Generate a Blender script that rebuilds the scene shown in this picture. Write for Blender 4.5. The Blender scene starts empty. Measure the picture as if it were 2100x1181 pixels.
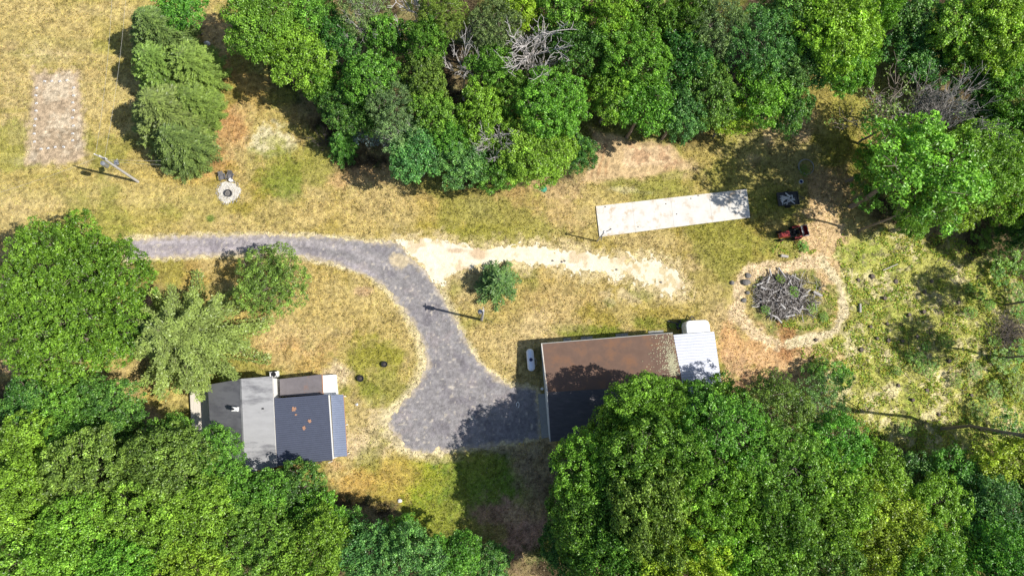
import bpy, math, random
import numpy as np
from mathutils import Matrix, Vector

# ---------------------------------------------------------------- camera, sky, sun, exposure
CAM_H = 84.0
FPX = 1400.0
NADIR = (955, 825)
_d = np.array([NADIR[0]-1050, -(NADIR[1]-590.5), -FPX]); _d /= np.linalg.norm(_d)
_up = -_d
_X = np.array([1., 0, 0]); _X -= _up*_X.dot(_up); _X /= np.linalg.norm(_X)
_Y = np.cross(_up, _X)
RC = np.stack([_X, _Y, _up])

def P(u, v, z=0.0):
    """image pixel (u, v) cast through the camera onto height z -> world position in metres"""
    r = RC @ np.array([u-1050, -(v-590.5), -FPX])
    t = (CAM_H-z)/-r[2]
    return np.array([r[0]*t, r[1]*t, z])

def UV(x, y, z=0.0):
    p = np.stack([x, y, np.full_like(x, z-CAM_H)], -1) @ RC
    return 1050+FPX*p[..., 0]/-p[..., 2], 590.5-FPX*p[..., 1]/-p[..., 2]

scene = bpy.context.scene
cam_data = bpy.data.cameras.new("camera")
cam_data.lens = 24; cam_data.sensor_width = 36; cam_data.sensor_fit = 'HORIZONTAL'
cam_data.clip_end = 3000; cam_data.clip_start = 0.5
cam = bpy.data.objects.new("camera", cam_data)
scene.collection.objects.link(cam)
M4 = Matrix.Identity(4)
for i in range(3):
    for j in range(3):
        M4[i][j] = RC[i][j]
M4[2][3] = CAM_H
cam.matrix_world = M4
scene.camera = cam

SUN_AZ = math.radians(-13.0)      # direction the sun stands in, from +X towards +Y
SUN_EL = math.radians(50.0)
world = bpy.data.worlds.new("World"); scene.world = world; world.use_nodes = True
wn = world.node_tree.nodes; wn.clear()
sky = wn.new('ShaderNodeTexSky'); sky.sky_type = 'NISHITA'; sky.sun_disc = False
sky.sun_elevation = SUN_EL; sky.sun_rotation = math.radians(90)-SUN_AZ
bg = wn.new('ShaderNodeBackground'); bg.inputs['Strength'].default_value = 0.09
wo = wn.new('ShaderNodeOutputWorld')
world.node_tree.links.new(sky.outputs[0], bg.inputs[0]); world.node_tree.links.new(bg.outputs[0], wo.inputs[0])
sd = bpy.data.lights.new("sun", 'SUN'); sd.energy = 4.6; sd.angle = math.radians(0.5); sd.color = (1, 0.955, 0.88)
sun = bpy.data.objects.new("sun", sd); scene.collection.objects.link(sun)
sv = Vector((math.cos(SUN_AZ)*math.cos(SUN_EL), math.sin(SUN_AZ)*math.cos(SUN_EL), math.sin(SUN_EL)))
sun.rotation_euler = sv.to_track_quat('Z', 'Y').to_euler(); sun.location = sv*200
scene.view_settings.view_transform = 'Standard'; scene.view_settings.look = 'None'
scene.view_settings.exposure = 0.5; scene.view_settings.gamma = 1
scene.cycles.max_bounces = 6; scene.cycles.diffuse_bounces = 2; scene.cycles.transmission_bounces = 3

# ---------------------------------------------------------------- helpers
rng = np.random.default_rng(7)
random.seed(7)
KEX = 1.36
def lin(c):
    c = np.asarray(c, float)/255.
    return np.where(c <= .04045, c/12.92, ((c+.055)/1.055)**2.4)
def A(r, g, b):                    # albedo that reads as this tone in full sun
    return lin((r, g, b))/KEX

_tables = {}
def vnoise(x, y, s, seed):
    """smooth value noise, cell size s metres, 0..1"""
    if seed not in _tables:
        _tables[seed] = np.random.default_rng(seed).random((256, 256))
    T = _tables[seed]
    X = x/s+1000.3; Yv = y/s+1000.7
    xi = np.floor(X).astype(int); yi = np.floor(Yv).astype(int)
    fx = X-xi; fy = Yv-yi
    fx = fx*fx*(3-2*fx); fy = fy*fy*(3-2*fy)
    a = T[xi % 256, yi % 256]; b = T[(xi+1) % 256, yi % 256]
    c = T[xi % 256, (yi+1) % 256]; d = T[(xi+1) % 256, (yi+1) % 256]
    return (a*(1-fx)+b*fx)*(1-fy)+(c*(1-fx)+d*fx)*fy
def fbm(x, y, s, seed, n=4):
    o = 0; w = 1; t = 0
    for k in range(n):
        o = o+w*vnoise(x, y, s/2**k, seed+k*17); t += w; w *= .6
    return o/t
def sstep(a, b, x):
    t = np.clip((x-a)/(b-a), 0, 1); return t*t*(3-2*t)

def link(o, parent=None):
    scene.collection.objects.link(o)
    if parent is not None: o.parent = parent
    return o
def tag(o, label=None, cat=None, group=None, kind=None):
    if label: o['label'] = label
    if cat: o['category'] = cat
    if group: o['group'] = group
    if kind: o['kind'] = kind
    return o
def empty(name, loc, rz=0.0):
    o = bpy.data.objects.new(name, None); o.empty_display_size = .3
    o.location = loc; o.rotation_euler = (0, 0, rz); link(o); return o

def fast_mesh(name, V, F, mat, smooth=False, attrs=None, pcol=None):
    """V (n,3), F (m,4) quads"""
    me = bpy.data.meshes.new(name)
    V = np.ascontiguousarray(V, np.float32); F = np.ascontiguousarray(F, np.int32)
    me.vertices.add(len(V)); me.vertices.foreach_set('co', V.ravel())
    me.loops.add(F.size); me.loops.foreach_set('vertex_index', F.ravel())
    me.polygons.add(len(F))
    k = F.shape[1]
    me.polygons.foreach_set('loop_start', np.arange(0, F.size, k, dtype=np.int32))
    me.polygons.foreach_set('loop_total', np.full(len(F), k, np.int32))
    me.polygons.foreach_set('use_smooth', np.full(len(F), smooth))
    if attrs:
        for an, arr in attrs.items():
            a = me.attributes.new(an, 'FLOAT', 'FACE'); a.data.foreach_set('value', np.ascontiguousarray(arr, np.float32))
    if pcol is not None:
        a = me.attributes.new('tone', 'FLOAT_COLOR', 'POINT')
        c = np.ones((len(V), 4), np.float32); c[:, :3] = pcol; a.data.foreach_set('color', c.ravel())
    me.update(calc_edges=True)
    me.materials.append(mat)
    return me

class MB:
    def __init__(s): s.v = []; s.f = []
    def add(s, vs, fs):
        b = len(s.v); s.v += [tuple(map(float, p)) for p in vs]; s.f += [tuple(b+i for i in q) for q in fs]; return s
    def prism(s, top, th):
        """slab: polygon of 3D points (counter-clockwise seen from above), thickness th downward"""
        n = len(top); bot = [(p[0], p[1], p[2]-th) for p in top]
        fs = [tuple(range(n)), tuple(range(2*n-1, n-1, -1))]
        for i in range(n):
            j = (i+1) % n; fs.append((i, n+i, n+j, j))
        return s.add(list(top)+bot, fs)
    def walls(s, poly, z0, z1s):
        """solid block on a footprint; z1s top height per corner"""
        n = len(poly); top = [(p[0], p[1], z) for p, z in zip(poly, z1s)]; bot = [(p[0], p[1], z0) for p in poly]
        fs = [tuple(range(n)), tuple(range(2*n-1, n-1, -1))]
        for i in range(n):
            j = (i+1) % n; fs.append((i, n+i, n+j, j))
        return s.add(top+bot, fs)
    def box(s, c, size, rz=0.0, bev=0.0, rx=0.0, ry=0.0):
        hx, hy, hz = [q/2 for q in size]
        Rm = Matrix.Rotation(rz, 3, 'Z') @ Matrix.Rotation(ry, 3, 'Y') @ Matrix.Rotation(rx, 3, 'X')
        if bev <= 0:
            vs = [(x*hx, y*hy, z*hz) for z in (-1, 1) for x, y in ((-1, -1), (1, -1), (1, 1), (-1, 1))]
            fs = [(3, 2, 1, 0), (4, 5, 6, 7), (0, 1, 5, 4), (1, 2, 6, 5), (2, 3, 7, 6), (3, 0, 4, 7)]
        else:
            b = min(bev, hx*.9, hy*.9, hz*.9); ring = []
            for x, y in ((-1, -1), (1, -1), (1, 1), (-1, 1)):
                a = (x*(hx-b), y*hy) if x*y > 0 else (x*hx, y*(hy-b))
                c2 = (x*hx, y*(hy-b)) if x*y > 0 else (x*(hx-b), y*hy)
                ring += [a, c2]
            vs = []
            for z, sc in ((-hz, 1), (hz-b, 1), (hz, 0)):
                for x, y in ring:
                    if sc == 0: x2 = x-math.copysign(b, x)*.9; y2 = y-math.copysign(b, y)*.9
                    else: x2, y2 = x, y
                    vs.append((x2, y2, z))
            fs = [tuple(range(7, -1, -1)), tuple(range(16, 24))]
            for k in (0, 8):
                for i in range(8):
                    j = (i+1) % 8; fs.append((k+i, k+j, k+8+j, k+8+i))
        vs = [Rm @ Vector(p)+Vector(c) for p in vs]
        return s.add(vs, fs)
    def tube(s, p, q, r0, r1=None, n=8, caps=True):
        r1 = r0 if r1 is None else r1
        p = Vector(p); q = Vector(q); d = (q-p)
        if d.length < 1e-6: return s
        d.normalize(); a = d.orthogonal().normalized(); b = d.cross(a)
        vs = []
        for c, r in ((p, r0), (q, r1)):
            for i in range(n):
                t = 2*math.pi*i/n; vs.append(c+a*math.cos(t)*r+b*math.sin(t)*r)
        fs = [(i, (i+1) % n, n+(i+1) % n, n+i) for i in range(n)]
        if caps: fs += [tuple(range(n-1, -1, -1)), tuple(range(n, 2*n))]
        return s.add(vs, fs)
    def path(s, pts, r, n=6):
        for a, b in zip(pts[:-1], pts[1:]): s.tube(a, b, r, r, n)
        return s
    def lathe(s, c, prof, n=20, axis='Z', rz=0.0):
        """prof list of (radius, height)"""
        vs = []; m = len(prof)
        for r, h in prof:
            for i in range(n):
                t = 2*math.pi*i/n; x, y, z = r*math.cos(t), r*math.sin(t), h
                if axis == 'X': x, y, z = z, x, y
                vs.append((x*math.cos(rz)-y*math.sin(rz)+c[0], x*math.sin(rz)+y*math.cos(rz)+c[1], z+c[2]))
        fs = []
        for k in range(m-1):
            for i in range(n):
                j = (i+1) % n; fs.append((k*n+i, k*n+j, (k+1)*n+j, (k+1)*n+i))
        fs += [tuple(range(n-1, -1, -1)), tuple(range((m-1)*n, m*n))]
        return s.add(vs, fs)
    def torus(s, c, R, r, n=28, m=6, tilt=(0, 0)):
        vs = []
        for i in range(n):
            t = 2*math.pi*i/n
            for j in range(m):
                q = 2*math.pi*j/m; x = (R+r*math.cos(q))*math.cos(t); y = (R+r*math.cos(q))*math.sin(t)
                vs.append((c[0]+x, c[1]+y, c[2]+r*math.sin(q)+tilt[0]*x+tilt[1]*y))
        fs = [(i*m+j, ((i+1) % n)*m+j, ((i+1) % n)*m+(j+1) % m, i*m+(j+1) % m) for i in range(n) for j in range(m)]
        return s.add(vs, fs)
    def ribbed(s, a, b, c, d, ribs, h, th=.06, duty=.35):
        """metal sheet a-b-c-d; ribs run along a->b and are spaced from a towards d"""
        a, b, c, d = map(np.array, (a, b, c, d)); n = np.cross(b-a, d-a); n = n/np.linalg.norm(n)
        if n[2] < 0: n = -n
        ts = []; hs = []
        for k in range(ribs):
            t0 = k/ribs; w = 1/ribs
            for q, hh in ((0, 0), (1-duty, 0), (1-duty*.75, h), (1-duty*.25, h)):
                ts.append(t0+q*w); hs.append(hh)
        ts.append(1.0); hs.append(0)
        vs = []
        for t, hh in zip(ts, hs):
            vs += [a+(d-a)*t+n*hh, b+(c-b)*t+n*hh]
        m = len(ts); fs = [(2*i, 2*i+1, 2*i+3, 2*i+2) for i in range(m-1)]
        s.add(vs, fs)
        low = [a-n*.012, b-n*.012, c-n*.012, d-n*.012]
        return s.prism([tuple(p) for p in low], th)
    def build(s, name, mat, parent=None, smooth=False):
        me = bpy.data.meshes.new(name)
        off = Vector(parent_loc(parent))
        me.from_pydata([tuple(Vector(p)-off) for p in s.v], [], s.f); me.update()
        if smooth: me.polygons.foreach_set('use_smooth', [True]*len(me.polygons))
        me.materials.append(mat)
        o = bpy.data.objects.new(name, me); link(o, parent)
        return o
    def at(s, name, mat, loc, smooth=False):
        """top-level object with its origin at loc"""
        o = s.build(name, mat, None, smooth)
        me = o.data; L = Vector(loc)
        co = np.empty(len(me.vertices)*3, np.float32); me.vertices.foreach_get('co', co)
        co = (co.reshape(-1, 3)-np.array(L, np.float32)).ravel(); me.vertices.foreach_set('co', co); me.update()
        o.location = L; return o
def parent_loc(p):
    l = Vector((0, 0, 0))
    while p is not None: l += p.location; p = p.parent
    return l

# ---------------------------------------------------------------- materials
def new_mat(name):
    m = bpy.data.materials.new(name); m.use_nodes = True; m.node_tree.nodes.clear(); return m, m.node_tree.nodes, m.node_tree.links
def simple(name, col, rough=.8, metal=0.0, var=.18, scale=3.0, bump=.2, bscale=20, spec=.3, stain=None, stain_amt=.4, stain_scale=1.5, stretch=None):
    """principled surface with two layers of mottling, optional stains, and bump"""
    m, n, l = new_mat(name)
    out = n.new('ShaderNodeOutputMaterial'); p = n.new('ShaderNodeBsdfPrincipled'); l.new(p.outputs[0], out.inputs[0])
    tc = n.new('ShaderNodeTexCoord'); mp = n.new('ShaderNodeMapping'); l.new(tc.outputs['Object'], mp.inputs[0])
    if stretch: mp.inputs['Scale'].default_value = stretch
    nz = n.new('ShaderNodeTexNoise'); nz.inputs['Scale'].default_value = scale; nz.inputs['Detail'].default_value = 6
    nz.inputs['Roughness'].default_value = .65; l.new(mp.outputs[0], nz.inputs[0])
    mr = n.new('ShaderNodeMapRange'); mr.inputs['From Min'].default_value = .25; mr.inputs['From Max'].default_value = .75
    mr.inputs['To Min'].default_value = 1-var; mr.inputs['To Max'].default_value = 1+var; l.new(nz.outputs[0], mr.inputs[0])
    vm = n.new('ShaderNodeVectorMath'); vm.operation = 'SCALE'; vm.inputs[0].default_value = tuple(col); l.new(mr.outputs[0], vm.inputs['Scale'])
    src = vm.outputs[0]
    if stain is not None:
        n2 = n.new('ShaderNodeTexNoise'); n2.inputs['Scale'].default_value = stain_scale; n2.inputs['Detail'].default_value = 8
        n2.inputs['Roughness'].default_value = .7; l.new(mp.outputs[0], n2.inputs[0])
        r2 = n.new('ShaderNodeMapRange'); r2.inputs['From Min'].default_value = 1-stain_amt-.08; r2.inputs['From Max'].default_value = 1-stain_amt+.08
        l.new(n2.outputs[0], r2.inputs[0])
        mx = n.new('ShaderNodeMix'); mx.data_type = 'RGBA'; l.new(r2.outputs[0], mx.inputs['Factor'])
        l.new(src, mx.inputs['A']); mx.inputs['B'].default_value = (*stain, 1); src = mx.outputs['Result']
    l.new(src, p.inputs['Base Color'])
    p.inputs['Roughness'].default_value = rough; p.inputs['Metallic'].default_value = metal; p.inputs['Specular IOR Level'].default_value = spec
    if bump > 0:
        nb = n.new('ShaderNodeTexNoise'); nb.inputs['Scale'].default_value = bscale; nb.inputs['Detail'].default_value = 4; l.new(mp.outputs[0], nb.inputs[0])
        b = n.new('ShaderNodeBump'); b.inputs['Strength'].default_value = bump; b.inputs['Distance'].default_value = .03
        l.new(nb.outputs[0], b.inputs['Height']); l.new(b.outputs[0], p.inputs['Normal'])
    return m

def soil_mat(name, speck=.3, lo=.60, hi=1.42, bump=.9, sc=5.0, straw=(.62, .52, .33), straw_amt=.5):
    m, n, l = new_mat(name)
    out = n.new('ShaderNodeOutputMaterial'); p = n.new('ShaderNodeBsdfPrincipled'); l.new(p.outputs[0], out.inputs[0])
    at = n.new('ShaderNodeAttribute'); at.attribute_name = 'tone'
    g = n.new('ShaderNodeNewGeometry')
    nz = n.new('ShaderNodeTexNoise'); nz.inputs['Scale'].default_value = sc; nz.inputs['Detail'].default_value = 5; nz.inputs['Roughness'].default_value = .75
    l.new(g.outputs['Position'], nz.inputs[0])
    mr = n.new('ShaderNodeMapRange'); mr.inputs['From Min'].default_value = .3; mr.inputs['From Max'].default_value = .7
    mr.inputs['To Min'].default_value = lo; mr.inputs['To Max'].default_value = hi; l.new(nz.outputs[0], mr.inputs[0])
    vm = n.new('ShaderNodeVectorMath'); vm.operation = 'SCALE'; l.new(at.outputs['Color'], vm.inputs[0]); l.new(mr.outputs[0], vm.inputs['Scale'])
    n2 = n.new('ShaderNodeTexNoise'); n2.inputs['Scale'].default_value = 4.2; n2.inputs['Detail'].default_value = 6; n2.inputs['Roughness'].default_value = .85
    l.new(g.outputs['Position'], n2.inputs[0])
    r2 = n.new('ShaderNodeMapRange'); r2.inputs['From Min'].default_value = .54; r2.inputs['From Max'].default_value = .68; r2.inputs['To Max'].default_value = straw_amt
    l.new(n2.outputs[0], r2.inputs[0])
    mx = n.new('ShaderNodeMix'); mx.data_type = 'RGBA'; l.new(r2.outputs[0], mx.inputs['Factor']); l.new(vm.outputs[0], mx.inputs['A'])
    mx.inputs['B'].default_value = (*straw, 1)
    l.new(mx.outputs['Result'], p.inputs['Base Color'])
    p.inputs['Roughness'].default_value = .95; p.inputs['Specular IOR Level'].default_value = .1
    nb = n.new('ShaderNodeTexNoise'); nb.inputs['Scale'].default_value = 7; nb.inputs['Detail'].default_value = 5; l.new(g.outputs['Position'], nb.inputs[0])
    b = n.new('ShaderNodeBump'); b.inputs['Strength'].default_value = bump; b.inputs['Distance'].default_value = .12
    l.new(nb.outputs[0], b.inputs['Height']); l.new(b.outputs[0], p.inputs['Normal'])
    return m

def leaf_mat(name='leaf', transl=.22, spec=.5, rough=.42, use_tone=False):
    m, n, l = new_mat(name)
    out = n.new('ShaderNodeOutputMaterial')
    if use_tone:
        at = n.new('ShaderNodeAttribute'); at.attribute_name = 'tone'; col = at.outputs['Color']
    else:
        oi = n.new('ShaderNodeObjectInfo'); at = n.new('ShaderNodeAttribute'); at.attribute_name = 'tint'
        vm = n.new('ShaderNodeVectorMath'); vm.operation = 'SCALE'; l.new(oi.outputs['Color'], vm.inputs[0]); l.new(at.outputs['Fac'], vm.inputs['Scale'])
        # high tints turn yellow: sunlit highlights painted into the leaf colour
        rr = n.new('ShaderNodeMapRange'); rr.inputs['From Min'].default_value = 1.0; rr.inputs['From Max'].default_value = 1.8; rr.inputs['To Max'].default_value = .38
        l.new(at.outputs['Fac'], rr.inputs[0])
        mx = n.new('ShaderNodeMix'); mx.data_type = 'RGBA'; l.new(rr.outputs[0], mx.inputs['Factor']); l.new(vm.outputs[0], mx.inputs['A'])
        mx.inputs['B'].default_value = (.33, .42, .07, 1); col = mx.outputs['Result']
    p = n.new('ShaderNodeBsdfPrincipled'); p.inputs['Roughness'].default_value = rough; p.inputs['Specular IOR Level'].default_value = spec
    t = n.new('ShaderNodeBsdfTranslucent'); ms = n.new('ShaderNodeMixShader'); ms.inputs[0].default_value = transl
    l.new(col, p.inputs['Base Color'])
    hs = n.new('ShaderNodeMix'); hs.data_type = 'RGBA'; hs.blend_type = 'MULTIPLY'; hs.inputs['Factor'].default_value = 1
    l.new(col, hs.inputs['A']); hs.inputs['B'].default_value = (1.5, 1.35, .5, 1); l.new(hs.outputs['Result'], t.inputs['Color'])
    l.new(p.outputs[0], ms.inputs[1]); l.new(t.outputs[0], ms.inputs[2]); l.new(ms.outputs[0], out.inputs[0])
    return m

MAT = {}
MAT['leaf'] = leaf_mat()
MAT['bark'] = simple('bark', (.23, .19, .15), .95, var=.35, scale=6, bump=.5)
MAT['birch'] = simple('pale_bark', (.42, .39, .36), .85, var=.3, scale=5, bump=.3)
MAT['darktwig'] = simple('dark_twigs', (.10, .085, .075), .95, var=.5, scale=4)
MAT['greytwig'] = simple('grey_twigs', (.27, .25, .23), .95, var=.4, scale=4)
MAT['deadwood'] = simple('dead_wood', (.47, .435, .41), .9, var=.3, scale=6, bump=.3)

def ordinal(n):
    w = 'first second third fourth fifth sixth seventh eighth ninth tenth eleventh twelfth thirteenth fourteenth fifteenth sixteenth seventeenth eighteenth nineteenth twentieth'.split()
    if n <= 20: return w[n-1]
    if n % 10 == 0: return {30: 'thirtieth', 40: 'fortieth'}[n]
    return {2: 'twenty-', 3: 'thirty-', 4: 'forty-'}[n//10]+w[n % 10-1]

# ---------------------------------------------------------------- ground tones (what grows and lies where)
def poly_sd(u, v, poly):
    """signed distance in image pixels, positive inside"""
    poly = np.array(poly, float); n = len(poly)
    ins = np.zeros(u.shape, bool); dist = np.full(u.shape, 1e9)
    for i in range(n):
        x0, y0 = poly[i]; x1, y1 = poly[(i+1) % n]
        c = ((y0 > v) != (y1 > v)) & (u < (x1-x0)*(v-y0)/((y1-y0) if y1 != y0 else 1e-9)+x0); ins ^= c
        dx, dy = x1-x0, y1-y0; t = np.clip(((u-x0)*dx+(v-y0)*dy)/(dx*dx+dy*dy+1e-9), 0, 1)
        dist = np.minimum(dist, np.hypot(u-x0-t*dx, v-y0-t*dy))
    return np.where(ins, dist, -dist)
def line_d(u, v, pts):
    dist = np.full(u.shape, 1e9)
    for (x0, y0), (x1, y1) in zip(pts[:-1], pts[1:]):
        dx, dy = x1-x0, y1-y0; t = np.clip(((u-x0)*dx+(v-y0)*dy)/(dx*dx+dy*dy+1e-9), 0, 1)
        dist = np.minimum(dist, np.hypot(u-x0-t*dx, v-y0-t*dy))
    return dist

DRIVE = [(258,488),(300,489),(350,485),(450,482),(560,481),(650,484),(720,491),(780,497),(815,498),(835,520),(862,548),(885,575),(905,605),(925,640),(945,672),(962,712),(985,742),(1005,762),(1018,775),(1050,790),(1100,798),(1112,880),(1104,903),(1050,908),(960,920),(905,926),(870,929),(832,922),(800,876),(796,852),(838,812),(862,783),(877,748),(872,708),(850,668),(822,628),(790,590),(745,562),(690,542),(620,528),(560,518),(480,521),(400,527),(320,530),(258,535)]
SAND = [(812,494),(870,492),(905,496),(950,503),(985,511),(1050,503),(1150,508),(1230,520),(1290,532),(1350,536),(1385,548),(1402,572),(1398,598),(1376,608),(1340,588),(1290,566),(1230,560),(1180,556),(1100,543),(1040,541),(990,548),(955,552),(930,560),(908,583),(885,570),(858,540),(836,515)]
PAD = [(70,148),(162,150),(168,250),(172,330),(120,338),(58,336),(62,260),(66,200)]
DIRT = [(1212,264),(1300,285),(1378,292),(1400,320),(1425,345),(1350,362),(1270,368),(1190,375),(1215,330)]
CLEAR = [(1735,490),(1830,478),(1960,500),(2060,540),(2120,640),(2120,930),(1900,930),(1780,880),(1700,800),(1640,700),(1720,690),(1735,640),(1725,580),(1690,545)]

# (u, v, ru, rv, rotation deg, tone, strength, edge raggedness)
BL = [
 # left field
 (120,60,300,130,0,(188,166,96),.8,.5),(60,110,60,16,-3,(150,150,60),.8,.6),(150,90,110,14,-4,(165,158,78),.6,.6),(110,110,75,26,0,(212,190,140),.75,.9),
 (40,210,45,90,0,(196,172,118),.6,.8),(20,95,25,14,0,(200,168,120),.7,.6),(45,330,40,10,0,(215,195,150),.6,.9),(30,275,26,30,0,(200,170,130),.6,.9),
 (180,430,210,40,2,(192,170,102),.8,.5),(60,425,90,16,3,(206,180,120),.6,.6),(330,440,90,26,0,(182,164,86),.7,.6),(220,300,60,80,0,(186,160,92),.5,.6),
 (190,150,22,40,0,(192,166,100),.6,.6),(230,470,60,10,4,(168,158,70),.6,.7),(150,480,160,10,0,(198,178,110),.5,.6),
 # needles under the conifer row, clearing at the top
 (462,70,60,62,0,(203,168,118),.85,.5),(470,170,55,80,0,(193,152,90),.8,.5),(468,250,45,70,10,(196,148,98),.85,.5),(420,330,70,40,-20,(194,146,92),.75,.6),(520,190,40,60,0,(190,156,86),.6,.6),
 (500,380,70,50,0,(182,152,76),.6,.6),(300,372,120,22,-6,(190,164,90),.6,.5),(590,250,50,50,0,(198,164,104),.5,.7),
 (560,288,40,36,0,(232,216,172),.95,1.1),(562,288,20,15,0,(172,166,84),.6,1.1),(585,372,44,60,30,(124,136,50),.85,.9),(520,340,22,30,20,(150,148,58),.6,.9),(600,330,70,30,0,(156,150,60),.5,.9),
 (432,448,9,7,0,(96,120,40),1,.5),(545,440,75,35,-10,(160,146,60),.65,.9),(640,430,50,30,0,(190,164,92),.5,.9),(470,392,46,40,0,(166,150,66),.6,.7),
 # lawn middle
 (700,440,100,40,0,(192,166,92),.6,.8),(800,400,120,45,8,(198,170,108),.55,.9),(760,360,110,18,8,(206,166,116),.7,.7),(900,430,90,40,0,(184,160,84),.6,.8),(850,470,90,12,3,(156,142,52),.75,.8),
 (1010,470,90,14,2,(158,140,54),.7,.8),(980,420,50,30,0,(196,176,120),.5,1.),(1080,430,90,50,0,(190,162,96),.6,.9),(1150,440,50,45,0,(204,172,118),.6,1.),(1000,395,130,16,4,(196,162,102),.6,.7),(700,470,160,14,2,(176,154,76),.6,.8),
 (1140,388,60,22,-6,(210,178,130),.6,.9),(1090,500,90,8,2,(150,134,50),.6,.8),
 # around the dirt and the slab
 (1300,384,90,16,-6,(152,142,76),.75,1.1),(1300,392,70,6,-6,(225,208,160),.5,1.2),(1420,368,60,20,-8,(168,150,76),.7,.9),(1440,330,60,24,-8,(176,156,84),.6,.9),(1490,290,90,22,-8,(180,156,84),.6,.9),(1400,345,50,18,0,(214,184,132),.7,.9),
 (1560,300,80,46,-8,(214,188,136),.85,.9),(1650,270,70,50,-20,(212,178,132),.85,.8),(1640,330,80,70,0,(206,172,132),.8,.8),(1720,300,50,60,0,(160,140,60),.8,.9),(1700,200,70,40,-30,(176,160,80),.8,.7),(1760,360,30,50,0,(168,156,72),.8,.8),
 (1560,360,60,30,0,(190,160,116),.6,.9),(1590,420,60,36,0,(128,128,56),.75,1.),(1690,400,60,50,0,(204,166,118),.85,.7),(1450,470,160,28,-7,(158,140,62),.8,.9),(1400,510,180,22,-4,(168,146,72),.7,.9),(1540,520,70,30,0,(162,148,66),.8,1.),
 (1620,505,56,26,0,(160,156,74),.8,1.),(1480,540,40,40,0,(176,158,82),.6,1.),(1350,500,80,16,-6,(196,170,112),.5,1.2),
 (1690,500,46,66,0,(224,188,138),.95,.5),(1750,500,50,40,0,(206,184,120),.8,.9),
 # strip between sand and shed
 (1130,590,80,40,0,(196,166,104),.7,1.),(1240,600,100,36,0,(172,148,74),.7,.9),(1150,640,120,36,0,(198,166,106),.7,1.1),(1300,650,130,30,-3,(164,146,62),.8,.9),(1250,620,14,9,0,(112,128,40),.9,.6),(1300,606,50,18,0,(222,198,152),.7,1.2),(1410,605,40,22,0,(222,196,152),.8,1.2),
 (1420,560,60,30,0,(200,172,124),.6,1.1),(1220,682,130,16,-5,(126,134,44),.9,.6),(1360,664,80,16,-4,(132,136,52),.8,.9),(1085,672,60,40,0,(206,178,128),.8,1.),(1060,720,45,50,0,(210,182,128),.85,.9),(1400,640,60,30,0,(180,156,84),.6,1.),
 (1030,650,60,60,0,(190,164,98),.7,1.),(990,690,50,40,30,(204,176,114),.7,1.),(1005,745,30,30,0,(180,156,80),.6,.9),(960,590,40,40,0,(206,180,124),.8,1.1),(1090,760,36,60,0,(140,130,74),.85,.6),
 (1462,600,44,60,0,(166,150,78),.8,1.),(1480,660,40,40,0,(208,178,126),.8,1.),
 # inside the loop
 (680,560,80,30,10,(176,152,74),.8,.8),(620,610,60,60,0,(184,158,80),.8,.8),(700,650,80,50,0,(188,162,84),.7,.9),(560,690,60,40,0,(208,176,122),.7,1.1),(600,730,80,36,0,(202,158,102),.75,1.),(660,690,80,30,0,(200,170,112),.6,1.1),
 (790,690,50,60,20,(172,150,68),.7,.9),(770,740,60,46,0,(148,144,54),.8,.9),(735,795,60,22,-8,(132,136,50),.8,.8),(690,768,26,24,0,(216,190,152),.85,.8),(745,597,22,13,0,(200,158,124),.85,.3),(440,560,120,30,0,(184,156,84),.8,.7),(380,545,100,14,0,(186,156,88),.8,.6),
 (500,640,60,50,0,(190,164,94),.6,.9),(310,590,30,50,0,(196,150,116),.9,.6),(345,565,60,20,0,(182,152,82),.7,.7),(560,740,110,24,0,(150,140,60),.35,.9),
 # round the house
 (760,880,70,60,0,(212,188,142),.9,1.),(730,840,24,50,0,(180,158,96),.7,1.1),(745,930,60,36,0,(216,190,148),.8,1.),(680,955,30,20,0,(200,160,112),.8,.8),(610,970,60,20,0,(196,144,100),.9,.6),
 (360,830,40,60,0,(196,176,104),.8,.8),(290,800,60,40,0,(186,162,84),.8,.8),(250,780,40,30,0,(204,176,118),.7,.8),(385,870,14,40,0,(160,150,60),.8,.6),(30,745,40,20,0,(206,166,130),.95,.5),(200,790,60,14,0,(206,168,138),.8,.6),(310,860,40,20,0,(206,176,140),.6,1.),
 # bottom lawn
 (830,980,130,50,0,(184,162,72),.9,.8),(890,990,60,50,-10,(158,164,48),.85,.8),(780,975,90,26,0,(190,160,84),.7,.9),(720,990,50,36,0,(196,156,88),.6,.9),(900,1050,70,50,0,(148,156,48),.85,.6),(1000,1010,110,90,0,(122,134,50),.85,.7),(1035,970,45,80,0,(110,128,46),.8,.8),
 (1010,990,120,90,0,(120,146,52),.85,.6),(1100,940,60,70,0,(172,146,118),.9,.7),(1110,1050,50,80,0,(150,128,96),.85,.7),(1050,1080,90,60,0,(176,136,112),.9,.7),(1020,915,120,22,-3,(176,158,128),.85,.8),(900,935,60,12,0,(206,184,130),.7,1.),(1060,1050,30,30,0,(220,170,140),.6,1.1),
]
LINES = [  # (points, half width, tone, strength)
 ([(1692,440),(1688,520),(1700,560)],26,(224,188,140),.95),
 ([(1690,542),(1600,548),(1545,554),(1516,585),(1514,640),(1540,680),(1590,700)],13,(230,200,158),1.0),
 ([(1690,545),(1722,580),(1732,630),(1716,676),(1680,692),(1620,702)],8.5,(232,210,168),1.1),
]
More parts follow.
